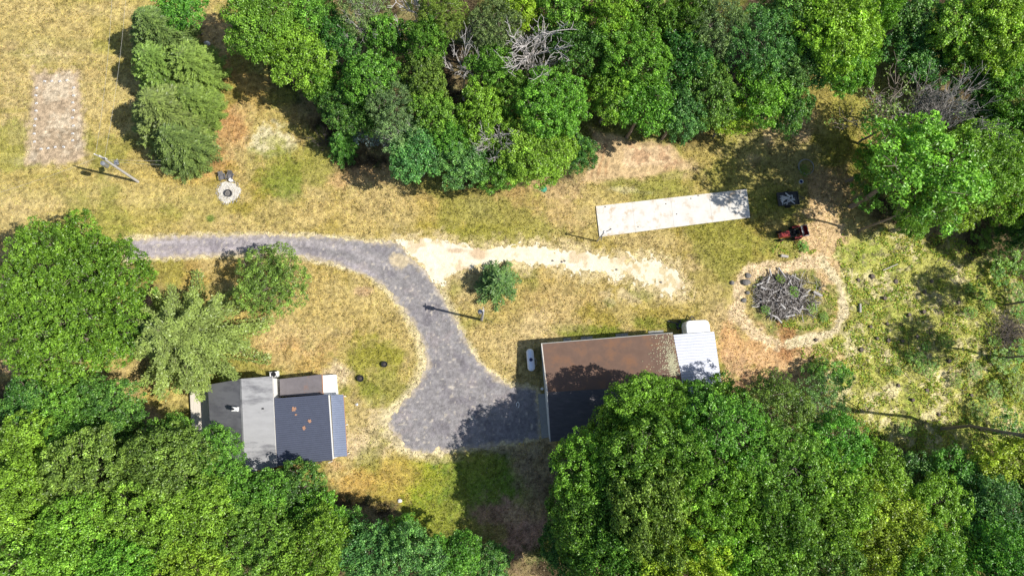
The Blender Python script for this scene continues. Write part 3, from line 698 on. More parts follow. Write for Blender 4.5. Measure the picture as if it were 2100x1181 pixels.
T = [
# wood above the lawn, from the left
('m3',372,14,52,8,MG,'small green tree at the top edge above the conifer row','top'),
('l1',548,48,82,11,BR,'wide bright tree at the left corner of the upper wood','top'),
('m1',612,128,68,10,YG,'yellow-green tree bulging onto the lawn at the upper wood\'s left edge','top'),
('m2',655,168,42,8,BR,'small bright crown on the lawn edge just below the yellow-green tree','top'),
('m3',640,35,52,10,MG,'mid-green tree behind the yellow-green one at the top edge','top'),
('m1',690,90,52,9,DG,'dark shaded crown in the gap left of the pale birch','top'),
('m3',700,215,50,8,DG,'low dark crown at the lawn edge above the small fir','top'),
('m2',762,165,58,11,MG,'green crown between the yellow-green tree and the two bare trees','top'),
('f1',800,205,56,11,PL,'pale feathery tree in the middle of the upper wood\'s left half','top'),
('f2',745,25,50,12,PL,'pale birch with grey twigs showing at the top edge','top'),
('m3',790,75,50,10,MG,'green crown below the bare grey tree at the top edge','top'),
('m1',870,90,50,12,MG,'green crown directly right of the bare grey tree at the top','top'),
('f1',905,35,52,13,OL,'olive-yellow crown at the top edge, right of the bare grey tree','top'),
('m2',868,165,52,11,OL,'olive crown between the pale feathery tree and the bare tree','top'),
('f1',1010,60,58,13,PL,'tall pale green tree at the top left of the white-twigged dead tree','top'),
('m3',1065,25,48,12,YG,'small yellow-green crown at the top edge above the white-twigged dead tree','top'),
('m1',1000,140,50,11,MG,'green crown between the bare tree and the white-twigged dead tree','top'),
('m2',890,240,52,10,MG,'green crown in the middle of the wood above the lawn bulge','top'),
('f2',815,265,58,10,PL,'loose pale tree above the silvery shrubs','top'),
('m3',745,240,45,7,DG,'low dark tree behind the small fir','top'),
('m1',860,320,60,9,BL_,'cool green tree at the lawn edge right of the silvery shrubs','top'),
('m2',985,240,58,10,YG,'bright yellowish crown above the hanging dead branches','top'),
('m3',945,340,56,9,BL_,'cool dark tree at the lowest bulge of the wood onto the lawn','top'),
('m1',1020,345,50,8,MG,'rounded green crown on the lawn edge below the hanging dead branches','top'),
('m2',925,290,46,9,MG,'green crown just inside the lowest bulge of the upper wood','top'),
('l1',1100,310,78,10,BR,'bright green tree beside the sandy dug patch','top'),
('m3',1185,310,44,7,DG,'dark low tree whose edge touches the sandy dug patch','top'),
('l2',1135,220,80,12,BR,'wide bright tree just below the white-twigged dead tree','top'),
('m2',1060,205,48,10,MG,'green crown left of the wide bright tree below the dead tree','top'),
('m3',1150,35,60,12,MG,'green tree at the top edge right of the white-twigged dead tree','top'),
('m1',1185,110,56,12,DG,'darker crown right of the brown-leaved dead tree','top'),
('m1',1245,35,58,13,YG,'yellow-tinged tree at the top edge, middle of the wood','top'),
('l2',1290,110,82,13,BR,'large bright tree in the centre of the upper wood','top'),
('m3',1260,190,60,11,YG,'yellow-green tree above the sandy dug patch, left one of three','top'),
('m1',1320,225,62,11,BR,'bright tree above the sandy dug patch, middle one of three','top'),
('m2',1395,235,58,10,BL_,'cool green tree above the sandy dug patch, right one of three','top'),
('m3',1335,40,55,13,MG,'green crown at the top edge left of the dark gap','top'),
('m1',1395,130,64,12,DG,'dark green crown left of the drooping pale tree','top'),
('f1',1465,60,66,14,PL,'drooping pale grey-green tree like a willow at the top edge','top'),
('m1',1400,45,48,13,MG,'green crown touching the left of the drooping pale tree','top'),
('m2',1450,190,62,11,OL,'olive green tree below the drooping pale tree','top'),
('m3',1500,240,44,8,YG,'small yellow-green tree at the lawn edge above the slab','top'),
('f1',1560,90,76,14,BL_,'large bluish tree right of the drooping pale tree','top'),
('m1',1555,190,64,11,BR,'bright tree right above the small yellow-green lawn-edge tree','top'),
('m3',1610,210,58,10,DG,'dark tree on the lawn edge at the wood\'s right corner','top'),
('l1',1690,60,98,15,YG,'largest yellow-green tree at the top right of the upper wood','tr'),
('l2',1720,120,80,13,BR,'bright tree just below the largest yellow-green one','tr'),
('m1',1640,145,56,12,BL_,'cool crown left below the largest yellow-green tree','tr'),
('m3',1612,40,56,14,BL_,'bluish crown at the top edge left of the largest yellow-green tree','tr'),
('m2',1790,20,50,13,BR,'bright crown at the top edge right of the largest yellow-green tree','tr'),
# upper right
('m3',1870,30,66,9,DG,'dark tree at the top edge in the upper right wood','tr'),
('m1',1890,110,66,8,DG,'dark low tree beside the black gap at the upper right','tr'),
('m2',1975,70,74,11,BR,'bright tree near the top edge of the upper right corner','tr'),
('l1',2060,60,90,13,YG,'yellowish tree filling the upper right corner','tr'),
('m1',2000,160,66,8,DG,'dark crown above the grey-twigged tree','tr'),
('l2',2085,170,76,11,BR,'bright tree at the right edge below the corner tree','tr'),
('m3',2070,270,64,8,BR,'bright tree at the right edge, right of the grey-twigged tree','tr'),
('m1',2010,255,46,6,DG,'small dark tree between the grey-twigged tree and the right edge','tr'),
('h1',1850,235,86,13,(.16,.25,.05),'half bare tree with sparse leaves and grey branches left of the grey-twigged crown','tr'),
('sp2',1850,310,64,14,BR,'loose green tree above the large leaning tree','tr'),
('sp1',1890,350,124,18,BR,'large bright leaning tree over the sandy track','tr'),
('l2',1995,345,94,14,BR,'wide bright tree right of the large leaning one','tr'),
('sp2',1888,418,66,15.5,MG,'green tree whose crown hangs over the track by the red tractor','tr'),
('m2',2075,390,62,10,BR,'bright crown at the right edge below the wide bright tree','tr'),
('m3',1800,335,46,9,BR,'small bright crown at the left foot of the leaning trees','tr'),
('s1',1775,395,34,4.5,MG,'low leafy bush at the foot of the leaning trees beside the track','tr'),
('m1',1955,425,52,8,YG,'lower lobe of pale green foliage over the clearing\'s top edge','tr'),
('m2',1870,455,36,6,BR,'small leafy crown at the very top of the weedy clearing','tr'),
('m3',2085,470,44,5,DG,'dark low tree at the right edge above the clearing','tr'),
# big left tree and the front garden
('big',148,616,182,12,LG,'huge round fine-leaved tree at the left edge by the driveway',None),
('dome',560,578,76,6.6,(.14,.27,.045),'dense round shrubby tree beside the driveway loop',None),
# lower left wood
('m1',60,835,66,9,DG,'dark tree at the left edge below the huge round tree','bl'),
('m3',140,835,58,9,MG,'green tree second from the left edge below the huge round tree','bl'),
('m2',225,830,66,9,DG,'dark tree on the grass edge left of the wooden deck','bl'),
('m1',60,920,72,11,BR,'bright tree at the left edge, second row down','bl'),
('m3',155,905,62,10,MG,'mid-green tree in the second row of the lower left wood','bl'),
('m2',245,900,46,8,DG,'dark crown in the hollow left of the star conifer\'s foot','bl'),
('m1',345,905,56,9,MG,'green tree reaching toward the end of the wooden deck','bl'),
('l1',55,1020,92,13,BR,'large bright tree at the left edge, third row down','bl'),
('l2',190,980,100,13,OL,'large olive-green tree in the lower left wood','bl'),
('l1',330,960,100,12,OL,'large olive tree below the wooden deck','bl'),
('l2',440,950,78,10,MG,'green tree overlapping the grey roof\'s lower left corner','bl'),
('m1',520,1010,66,10,MG,'green tree directly below the house','bl'),
('l1',160,1100,98,14,BR,'bright green tree near the bottom left corner','bl'),
('m3',50,1130,76,13,MG,'green tree in the bottom left corner','bl'),
('l2',300,1080,100,13,BR,'bright green tree above the bottom edge, left','bl'),
('l1',410,1060,92,12,BR,'bright tree in the middle of the lower left wood','bl'),
('m2',600,1010,62,8,DG,'dark tree below the blue metal roof','bl'),
('m1',650,1055,58,9,BR,'bright tree at the lawn edge below the house\'s right corner','bl'),
('l2',530,1100,88,12,MG,'green tree above the bottom edge below the house','bl'),
('l1',640,1130,84,12,BR,'bright tree at the bottom edge left of the lawn\'s tip','bl'),
('m3',710,1090,52,8,DG,'dark crown tucked below the lawn edge','bl'),
('m1',750,1120,62,10,BL_,'cool green tree at the bottom edge under the lawn','bl'),
('m2',825,1100,44,7,MG,'small green crown poking up at the lawn\'s lower edge','bl'),
('l2',840,1160,84,11,BL_,'wide cool green tree at the bottom edge left of the dirt gap','bl'),
('m1',925,1140,58,9,MG,'green tree next to the dirt gap at the bottom','bl'),
('l1',250,1175,88,14,BR,'bright tree cut by the bottom edge, left half','bl'),
('l2',400,1165,88,13,YG,'yellowish tree cut by the bottom edge below the house','bl'),
('m3',1010,1160,44,5,DG,'dark low tree in the dirt gap at the bottom edge','bl'),
# lower right wood
('l1',1325,840,82,12,BR,'bright tree hanging over the rusty shed roof','br'),
('m1',1250,895,64,11,BR,'bright tree at the shed\'s shaded lower edge','br'),
('l2',1215,965,92,14,BR,'bright tree at the left end of the lower right wood','br'),
('l1',1205,1055,90,14,MG,'green tree at the wood\'s left edge beside the shaded lawn','br'),
('l2',1340,950,104,16,MG,'large green tree below the shed','br'),
('m1',1420,850,62,10,MG,'green tree at the corner where the two shed roofs meet','br'),
('m3',1475,820,56,9,BR,'bright leafy crown over the silver roof\'s lower end','br'),
('l1',1330,1060,104,17,OL,'large olive-green tree in the middle of the lower right wood','br'),
('f1',1480,910,106,15,MG,'fine-leaved green tree below the silver roof','br'),
('f1',1590,850,84,12,OL,'fine-leaved olive tree right of the silver roof','br'),
('l2',1450,1040,104,17,BR,'bright tree at the centre of the lower right wood','br'),
('l1',1250,1140,92,15,MG,'green tree at the bottom edge, left end of the right wood','br'),
('m2',1165,1130,56,8,DG,'dark low tree beside the dirt gap on its right','br'),
('f1',1585,970,108,15,MG,'wide fine-leaved tree below the clearing\'s left end','br'),
('f2',1680,830,60,7,BL_,'cool green low tree at the clearing\'s lower left corner','br'),
('l2',1700,930,84,12,MG,'green tree bordering the clearing\'s lower edge','br'),
('l1',1560,1090,104,16,MG,'large tree in the lower right wood, bottom middle','br'),
('l2',1380,1150,100,17,YG,'yellow-tipped tree at the bottom edge, below the shed','br'),
('l1',1680,1040,100,14,BR,'bright tree right of the bottom middle tree','br'),
('m1',1780,980,72,11,BR,'bright rounded tree below the fallen branches of the clearing','br'),
('l2',1660,1150,96,15,OL,'olive tree cut by the bottom edge, right part','br'),
('l1',1790,1090,98,13,YG,'yellow-green tree in the right part of the lower right wood','br'),
('m3',1880,1000,70,7,DG,'dark tree in the shaded hollow at the clearing\'s lower edge','br'),
('l2',1920,1080,92,11,BR,'bright tree near the bottom right corner','br'),
('m1',1970,985,66,8,MG,'green tree below the long trunk shadow','br'),
('l1',2040,1060,88,11,BL_,'cool green tree at the lower right edge','br'),
('m2',2060,965,66,9,YG,'yellow-green tree at the right edge below the clearing','br'),
('l2',1890,1165,90,14,MG,'green tree cut by the bottom edge, third from the right corner','br'),
('l1',2050,1155,92,13,MG,'green tree filling the bottom right corner','br'),
('l2',1520,1170,92,16,BR,'bright tree cut by the bottom edge at the centre of the right wood','br'),
# small trees and shrubs of the clearing's right side
('s2',2075,890,44,4,MG,'green bush at the right edge above the lower right wood','br'),
('s1',1712,772,34,3.5,MG,'low green bush right of the orange soil','br'),
]
for row in T: tree(*row)
# conifers
CON = [
('c1',338,85,72,10,CF,'tall grey-green conifer, topmost of the row beside the bare pad'),
('c2',405,150,66,8,CY,'yellowish conifer on the row\'s right side, upper of two'),
('c2',335,150,60,8.5,CY,'yellow-green conifer in the row between the topmost and the widest ones'),
('c1',350,245,84,10,CF,'widest conifer of the row, grey-green, left of the orange needle litter'),
('c2',410,225,58,7,CY,'yellowish conifer on the row\'s right side, lower of two'),
('c1',375,300,66,8,CF,'lowest conifer of the row, above the two garden chairs'),
]
for k in CON: tree(*k, 'row')
tree('star', 388, 692, 142, 13, PN, 'pale green star-shaped pine with spreading arms above the grey roof', rot=.4, name='pine_tree')
tree('fir', 1020, 580, 50, 5, (.10, .24, .07), 'small dark fir standing alone below the sand track')
tree('fir', 703, 300, 36, 6, (.06, .21, .03), 'small bright green fir at the lawn edge beside the silvery shrubs')
for (k, u, v, r, h, col, lb) in [('s2',735,278,17,2.6,(.30,.38,.42),'silvery shrub right beside the small fir'),('s2',765,284,20,3,(.32,.40,.44),'silvery shrub in the middle, under the wood\'s edge'),('s2',797,292,16,2.6,(.30,.38,.42),'silvery shrub farthest right, half hidden by leaves')]:
    tree(k, u, v, r, h, col, lb, cat='shrub', name='shrub').__setitem__('group', 'silvery shrubs under the wood')
for (k, u, v, r, h, lb) in [('d1',742,38,58,15,'leafless pale tree among the birch leaves at the top edge, left'),('d3',845,22,70,17,'bare grey tree with a leaning pale trunk at the top edge'),('d1',950,115,54,16,'bare grey tree left of the white-twigged dead tree'),
    ('d2',1098,90,76,17,'white-twigged dead tree with the widest fan in the upper wood'),('d2',1015,285,44,13,'dead grey crown hanging at the lawn side of the wood'),('d1',1120,150,30,13.5,'short brown-leaved dead tree at the foot of the white-twigged one'),
    ('d4',1930,250,74,14.5,'grey-twigged leafless crown at the upper right'),('d1',1830,215,50,7,'thin grey bare tree left of the half bare one'),('d5',665,290,26,2.6,'low bare bush on the lawn edge left of the small fir')]:
    tree(k, u, v, r, h, TW, lb, 'dead')
tree('d5', 2075, 680, 44, 2.0, TW, 'grey leafless brushwood lying at the right edge of the clearing', 'dead')
# trees beyond the right edge that shade the clearing
for (k, u, v, r, h, lb) in [('tall',2235,896,64,25,'very tall slim tree beyond the right edge, casting the long trunk shadow'),('sp1',2215,720,62,15,'tree beyond the right edge beside the clearing'),
    ('sp1',2205,600,58,13,'tree beyond the right edge above the fallen brushwood'),('l1',2200,440,90,12,'tree beyond the right edge by the leaning tree'),('l2',2200,280,90,12,'tree beyond the right edge by the grey-twigged crown'),('l1',2210,1010,90,12,'tree beyond the right edge at the lower wood')]:
    tree(k, u, v, r, h, MG, lb, 'off')
# low green bushes in the clearing
BU = [(1888,735,14,1.,''),(1915,745,12,.8,''),(2010,600,15,1.2,'bush'),(2030,625,12,1.,''),(1985,590,12,.9,''),(2050,560,22,1.6,''),(2090,600,24,1.8,''),(1990,640,13,.9,''),(2060,740,26,1.6,''),(2090,790,28,1.8,''),(1880,745,16,1.2,''),(1905,760,14,1.,''),(1865,730,11,.8,''),(1940,700,14,.9,''),(2000,760,18,1.,''),(2040,800,20,1.2,''),(1960,780,14,.9,''),(2010,840,22,1.3,''),(1840,760,10,.7,''),(1900,710,9,.6,''),(1685,748,16,1.2,''),(1660,760,18,1.4,''),(1735,770,14,1.,''),(2100,640,24,1.6,''),(1600,572,9,.7,''),(1628,598,12,.8,''),(1570,635,10,.7,''),(1665,632,12,.5,''),(1690,650,10,.5,''),(1650,350,12,.6,''),(1648,505,12,.6,''),(1400,664,9,.5,''),(1380,668,7,.5,''),(2060,520,34,2.2,''),(2020,480,30,2.4,''),(2100,540,30,2.4,''),(1860,880,16,1.1,''),(2090,720,22,1.6,''),(2040,700,12,.9,'')]
BU = sorted([q for q in BU])
for i, (u, v, r, h, _) in enumerate(BU):
    t = tree('s1' if i % 2 else 's2', u, v, r, h, (.17, .36, .035) if i % 3 else (.2, .34, .04), 'low green bush on the rough ground, %s from the left' % ordinal(i+1), None, 'bush', 'bush')
    t['group'] = 'low bushes on the rough ground'
for u, v, r, lb in ((603,968,22,'dark red-leaved bush under the lower edge of the house'),(560,966,16,'small dark red bush under the grey roof\'s lower corner')):
    tree('s2', u, v, r, 1.6, (.11, .022, .022), lb, None, 'bush', 'bush')

# ---------------------------------------------------------------- low growth
def scatter(n, box, seed, dens):
    r = np.random.default_rng(seed); u = r.uniform(box[0], box[2], n); v = r.uniform(box[1], box[3], n)
    pts = np.array([P(a, b) for a, b in zip(u, v)]); w = dens(u, v, pts[:, 0], pts[:, 1]); k = r.random(n) < w
    return u[k], v[k], pts[k]
def blades(name, n, box, seed, dens, L, W, zmul, tonefn, up=.5, mat=None):
    r = np.random.default_rng(seed+1)
    lo = P(box[0], box[3]); hi = P(box[2], box[1]); lo2 = P(box[0], box[1])
    x = r.uniform(min(lo[0], lo2[0]), hi[0], n); y = r.uniform(lo[1], hi[1], n); u, v = UV(x, y)
    k = r.random(n) < dens(u, v, x, y); x = x[k]; y = y[k]
    z = (fbm(x, y, 3.0, 91, 3)-.5)*.10
    C = np.stack([x, y, z+L*zmul*r.uniform(.5, 1.2, len(x))], -1)
    N = np.zeros((len(x), 3)); N[:, 2] = 1
    V, F = leaf_cloud(C, N, L, W, r, up, .1)
    col = tonefn(x, y, r); col = np.repeat(col, 4, 0)
    me = fast_mesh(name, V, F, mat, False, pcol=col); o = bpy.data.objects.new(name, me); link(o); return o
MAT['blade'] = leaf_mat('grass_blade', .25, .15, .8, use_tone=True)
BOX = (-40, -30, 2140, 1200)
def lawn_d(u, v, x, y):
    w = np.ones(u.shape)*.9
    w *= (poly_sd(u, v, DRIVE) < -1)*(poly_sd(u, v, SAND) < 2)*(poly_sd(u, v, PAD) < 0)*(poly_sd(u, v, DIRT) < 2)
    w *= (poly_sd(u, v, SLAB) < -1)
    w *= np.where(fbm(x, y, 2.2, 401, 3) > .42, 1, .35)
    return w
SLAB = [(1222,423),(1531.5,388),(1538,446),(1229,485)]
def lawn_t(x, y, r):
    c = ground_tone(x, y); k = r.random(len(x)); f = np.where(k < .34, 1.7, np.where(k < .64, 1.1, .55))
    g = r.random(len(x)) < .18; c = c*f[:, None]; c[g] = c[g]*np.array([.8, 1.0, .7]); return np.clip(c, .015, .72)
tag(blades('dry_grass', 330000, BOX, 21, lawn_d, .19, .085, .35, lawn_t, .75, MAT['blade']), 'dry yellow-green mown grass with straw-coloured tufts', 'grass', kind='stuff')
def weed_d(u, v, x, y):
    c = poly_sd(u, v, CLEAR) > -12; b = poly_sd(u, v, [(1540,560),(1640,552),(1715,570),(1720,640),(1690,680),(1560,670)]) > 0
    s = (np.hypot((u-1625)/50, (v-508)/22) < 1)
    ex = np.minimum(line_d(u, v, LINES[0][0])/26, np.minimum(line_d(u, v, LINES[1][0])/16, line_d(u, v, LINES[2][0])/13))
    c &= ex > 1; b &= ex > 1
    n = fbm(x, y, .9, 431, 4)*.6+fbm(x, y, 4, 433, 3)*.4; return np.clip((c | b | s)*(n-.50)*8, 0, .6)
def weed_t(x, y, r):
    m = len(x); c = np.empty((m, 3)); c[:] = (.29, .39, .065); c *= r.uniform(.5, 1.6, (m, 1)); c[:, 0] *= r.uniform(.7, 1.5, m); return c
tag(blades('weeds', 150000, (1520, 440, 2200, 960), 23, weed_d, .26, .13, .5, weed_t, .6, MAT['blade']), 'patchy green weeds over the stump-dotted clearing', 'weeds', kind='stuff')
def lit_d(u, v, x, y):
    w = (poly_sd(u, v, [(960,1180),(960,1060),(1060,930),(1130,900),(1160,1000),(1120,1100),(1120,1180)]) > 0)*1.0
    w += (np.hypot((u-1850)/260, (v-330)/190) < 1)*.4+(np.hypot((u-1600)/110, (v-750)/50) < 1)*.4+(poly_sd(u, v, CLEAR) > 0)*.35
    return w*(fbm(x, y, .9, 451, 3) > .45)
def lit_t(x, y, r):
    m = len(x); c = np.empty((m, 3)); c[:] = (.36, .25, .17); return c*r.uniform(.4, 1.6, (m, 1))
tag(blades('leaf_litter', 70000, BOX, 25, lit_d, .16, .09, .2, lit_t, .4, MAT['blade']), 'brown dead leaves scattered under the trees and on the bare soil', 'leaf litter', kind='stuff')

# ---------------------------------------------------------------- materials of the built things
M = MAT
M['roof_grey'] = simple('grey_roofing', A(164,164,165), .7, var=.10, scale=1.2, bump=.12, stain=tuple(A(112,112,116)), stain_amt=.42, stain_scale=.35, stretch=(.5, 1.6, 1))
M['roof_grey_shaded'] = simple('grey_roofing_shaded', A(126,127,131), .7, var=.1, scale=1.2, bump=.12, stain=tuple(A(100,100,106)), stain_amt=.45, stain_scale=.4, stretch=(.5, 1.6, 1))  # same grey roofing, shade of the slope facing away from the sun put into its colour
M['roof_blue'] = simple('slate_blue_metal', A(92,98,116), .45, .15, var=.1, scale=2, bump=.03, spec=.4)
M['roof_blue_pale'] = simple('pale_blue_metal', A(140,150,172), .4, .2, var=.1, scale=2, bump=.03, spec=.4)
M['roof_flat'] = simple('rust_stained_roll_roof', A(124,118,120), .75, var=.15, scale=1.5, bump=.15, stain=tuple(A(160,112,80)), stain_amt=.36, stain_scale=.55)
M['rust'] = simple('rust', (.34,.19,.12), .9, var=.3, scale=6, bump=.2)
M['roof_rust'] = simple('rusted_brown_sheet', (.145,.090,.066), .85, var=.16, scale=.9, bump=.1, stain=(.19,.10,.058), stain_amt=.44, stain_scale=.45)
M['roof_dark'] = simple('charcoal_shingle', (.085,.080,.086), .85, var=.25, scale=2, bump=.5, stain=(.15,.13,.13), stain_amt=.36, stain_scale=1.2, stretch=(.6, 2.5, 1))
M['silver'] = simple('galvanised_sheet', A(196,200,212), .45, .25, var=.1, scale=1.5, bump=.03, spec=.5)
M['white'] = simple('white_paint', (.78,.78,.76), .6, var=.05, scale=1.5, bump=.03, stain=(.62,.60,.56), stain_amt=.3)
M['white_wall'] = simple('white_siding', (.74,.73,.70), .7, var=.05, scale=2, bump=.05)
M['conc'] = simple('pale_concrete', (.60,.575,.53), .9, var=.12, scale=.8, bump=.12, stain=(.46,.36,.25), stain_amt=.40, stain_scale=.7)
M['conc_grey'] = simple('grey_concrete', (.30,.30,.28), .9, var=.1, scale=1.5, bump=.12, stain=(.22,.21,.19), stain_amt=.4)
M['deck'] = simple('weathered_decking', (.60,.55,.47), .85, var=.2, scale=1.0, bump=.2, stretch=(12, .6, 1))
M['wood_dark'] = simple('dark_timber', (.08,.065,.055), .85, var=.3, scale=4)
M['pole'] = simple('weathered_pole', (.44,.42,.40), .85, var=.2, scale=3, bump=.2)
M['black'] = simple('black_plastic', (.02,.02,.022), .45, var=.2)
M['rubber'] = simple('rubber', (.018,.018,.018), .85, var=.2)
M['steel'] = simple('grey_steel', (.35,.36,.38), .4, .6, var=.15)
M['darksteel'] = simple('dark_steel', (.085,.085,.09), .5, .4, var=.25)
M['tank'] = simple('blue_white_tank_paint', (.80,.86,.97), .35, var=.04, scale=2, bump=0, spec=.5)
M['navy'] = simple('navy_plastic', (.02,.035,.11), .4, var=.1)
M['red'] = simple('red_machine_paint', (.30,.03,.026), .4, var=.12, spec=.5)
M['chair'] = simple('weathered_grey_paint', (.16,.155,.16), .7, var=.3)
M['cut'] = simple('pale_cut_wood', (.60,.56,.50), .85, var=.25, scale=5)
M['log'] = simple('grey_bark_log', (.13,.105,.085), .95, var=.4, scale=5, bump=.5)
M['stone'] = simple('field_stone', (.16,.15,.14), .9, var=.3, scale=4, bump=.4)
M['paleblock'] = simple('pale_block', (.62,.60,.58), .85, var=.15, scale=8)
M['green'] = simple('green_plastic', (.05,.26,.16), .5, var=.15)
M['wire'] = simple('aluminium_cable', (.50,.48,.42), .5, .3, var=.1)

def G(u, v, dz=0.0):
    p = P(u, v); return (p[0], p[1], GZ(p[0], p[1])+dz)
def grd(u, v): # ground point for the foot of something
    return Vector(G(u, v))

# ---------------------------------------------------------------- house
hc = P(560, 870)
house = tag(empty('house', (hc[0], hc[1], 0)), 'grey-roofed house joined from several sections, blue metal roof at its right', 'house')
def RP(u, v, z): return tuple(P(u, v, z))
E_L, E_R, RG = 2.75, 3.9, 4.75
l0, l1 = RP(426, 789, E_L), RP(437, 976, E_L)
r0, r1 = RP(495, 776.5, RG), RP(503, 969, RG)
e0, e1 = RP(559, 771, E_R), RP(568, 957, E_R)
l1 = tuple(np.array(r1)+(np.array(l1)-np.array(r1)))
MB().prism([l0, l1, r1, r0][::1], .14).build('roof', M['roof_grey_shaded'], house)
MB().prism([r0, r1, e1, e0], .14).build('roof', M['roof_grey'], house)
# ridge cap in two folded strips
def lerp(a, b, t): return tuple(np.array(a)*(1-t)+np.array(b)*t)
def lift(p, d): return (p[0], p[1], p[2]+d)
cap = MB()
for side, t in ((l0, l1), (e0, e1)):
    a = lerp(r0, side, .055); b = lerp(r1, t, .055)
    q = [lift(r0, .05), lift(r1, .05), lift(b, .035), lift(a, .035)]
    if side is e0: cap.prism(q, .03)
    else: cap.prism(q[::-1], .03)
cap.build('ridge_cap', M['roof_grey'], house)
def inset(poly, d):
    c = np.mean([p[:2] for p in poly], 0); out = []
    for p in poly:
        v_ = np.array(p[:2])-c; out.append(tuple(c+v_*(1-d/np.linalg.norm(v_))))
    return out
gl = [l0, l1, r1, r0]; il = inset([l0, l1, e1, e0], .22)
# gable block: four walls with peaked ends
def zroof(t): return None
pts = il; m0 = (r0[0], r0[1]-.18); m1 = (r1[0], r1[1]+.18)
MB().walls([il[0], il[1], m1, m0], 0, [E_L-.12, E_L-.12, RG-.2, RG-.2]).walls([m0, m1, il[2], il[3]], 0, [RG-.2, RG-.2, E_R-.16, E_R-.16]).build('wall', M['white_wall'], house)
# white fascia on the right eave (peeling edge)
f = MB(); f.prism([lift(lerp(e0, r0, .012), .02), lift(lerp(e1, r1, .012), .02), lift(e1, .02), lift(e0, .02)], .05); f.build('fascia', M['conc'], house)
# chimney and vent on the slopes
cz = 3.9
c = RP(482, 838.5, cz+1.0)
chb = MB().box((c[0], c[1], cz+.35), (.66, .50, 1.7), -.07, .03)
ch = chb.build('chimney', M['white'], house)
MB().lathe((c[0]-.12, c[1], cz+1.2), [(.11, 0), (.11, .14), (.13, .15), (.13, .2)], 12).build('flue', M['black'], ch)
c = RP(541, 838, 4.1); MB().lathe((c[0], c[1], 4.0), [(.07, 0), (.07, .45)], 10).box((c[0]-.12, c[1]+.02, 4.22), (.3, .16, .05), .2).build('vent_pipe', M['darksteel'], house)
# blue ribbed lean-to
b0, b1 = lift(e0, -.22), lift(e1, -.22)
k0 = RP(562.5, 817, 3.72); k1 = RP(568.5, 955, 3.72); k2 = RP(682, 943, 3.62); k3 = RP(673, 808.5, 3.62)
MB().ribbed(k0, k3, k2, k1, 32, .05).build('metal_roof', M['roof_blue'], house)
i4 = inset([k0, k1, k2, k3], .1)
MB().walls(i4, 0, [3.58, 3.58, 3.5, 3.5]).build('wall', M['white_wall'], house)
j0 = RP(678.5, 810.5, 2.5); j1 = RP(685.5, 937, 2.5); j2 = RP(712, 935, 2.35); j3 = RP(704, 808.5, 2.35)
MB().ribbed(j0, j3, j2, j1, 28, .05).build('porch_roof', M['roof_blue_pale'], house)
for t in (.03, .5, .97):
    q = lerp(j3, j2, t); MB().box((q[0]-.12, q[1], 1.13), (.1, .1, 2.3)).build('post', M['white'], house)
MB().prism([lerp(j3, j0, .0), lerp(j2, j1, 0), lift((j2[0]+.05, j2[1], j2[2]), -.02), lift((j3[0]+.05, j3[1], j3[2]), -.02)], .1).build('fascia', M['rust'], house)
# rust patches on the blue roof: corroded spots a few millimetres proud
def blot(pu, pv, z, ru, rv, seed, h=.075):
    r = np.random.default_rng(seed); c = np.array(RP(pu, pv, z)); m = []
    for i in range(14):
        t = 2*math.pi*i/14; k = r.uniform(.6, 1.2); m.append((c[0]+ru*k*math.cos(t), c[1]+rv*k*math.sin(t), c[2]+h))
    return m
for i, (a, b, ru, rv) in enumerate(((603,839,.27,.3),(607,850,.15,.1),(635,863,.2,.2),(624,877,.24,.22))):
    MB().prism(blot(a, b, 3.67, ru, rv, 40+i), .05).build('rust_patch', M['rust'], house)
# low rust-stained roof and its walls
w0, w1, w2, w3 = RP(573.5, 777, 2.15), RP(574.5, 812, 2.15), RP(661.5, 809, 2.1), RP(659.5, 767.5, 2.1)
MB().prism([w0, w1, w2, w3], .12).build('low_roof', M['roof_flat'], house)
MB().walls(inset([w0, w1, w2, w3], .12), 0, [2.02]*4).build('wall', M['white_wall'], house)
MB().prism([lift(w3, .02), lift(w2, .02), (w2[0]+.12, w2[1], w2[2]+.02), (w3[0]+.12, w3[1], w3[2]+.02)], .1).build('fascia', M['rust'], house)
# white porch platform at the right of the low roof, with a step
v0, v1, v2, v3 = RP(662, 769.5, .8), RP(663, 812, .8), RP(692, 811, .8), RP(688, 768, .8)
MB().prism([v0, v1, v2, v3], .8).build('porch', M['white'], house)
# raised deck on the left
d0, d1, d2, d3 = RP(389, 797, .55), RP(395, 930, .55), RP(444, 930, .55), RP(433, 797, .55)
dk = MB()
nb = 14
for i in range(nb):
    a = i/nb; b = (i+.93)/nb
    dk.prism([lerp(d0, d3, a), lerp(d1, d2, a), lerp(d1, d2, b), lerp(d0, d3, b)], .05)
dko = dk.build('deck', M['deck'], house)
sk = MB().prism([lift(lerp(d0, d3, .01), -.06), lift(lerp(d1, d2, .01), -.06), lift(lerp(d1, d2, .04), -.06), lift(lerp(d0, d3, .04), -.06)], .48)
for t in (.02, .35, .68, .98):
    q = lerp(d0, d1, t); sk.box((q[0]+.1, q[1], .24), (.12, .12, .5))
sk.build('skirt', M['wood_dark'], dko)
# downspout and post at the bottom right corner
q = P(682, 950); MB().box((q[0], q[1]+.3, 1.2), (.08, .08, 2.4)).build('downspout', M['conc'], house)
q = P(659, 948); MB().box((q[0], q[1]+.1, 1.2), (.16, .16, 2.4)).build('post', M['wood_dark'], house)
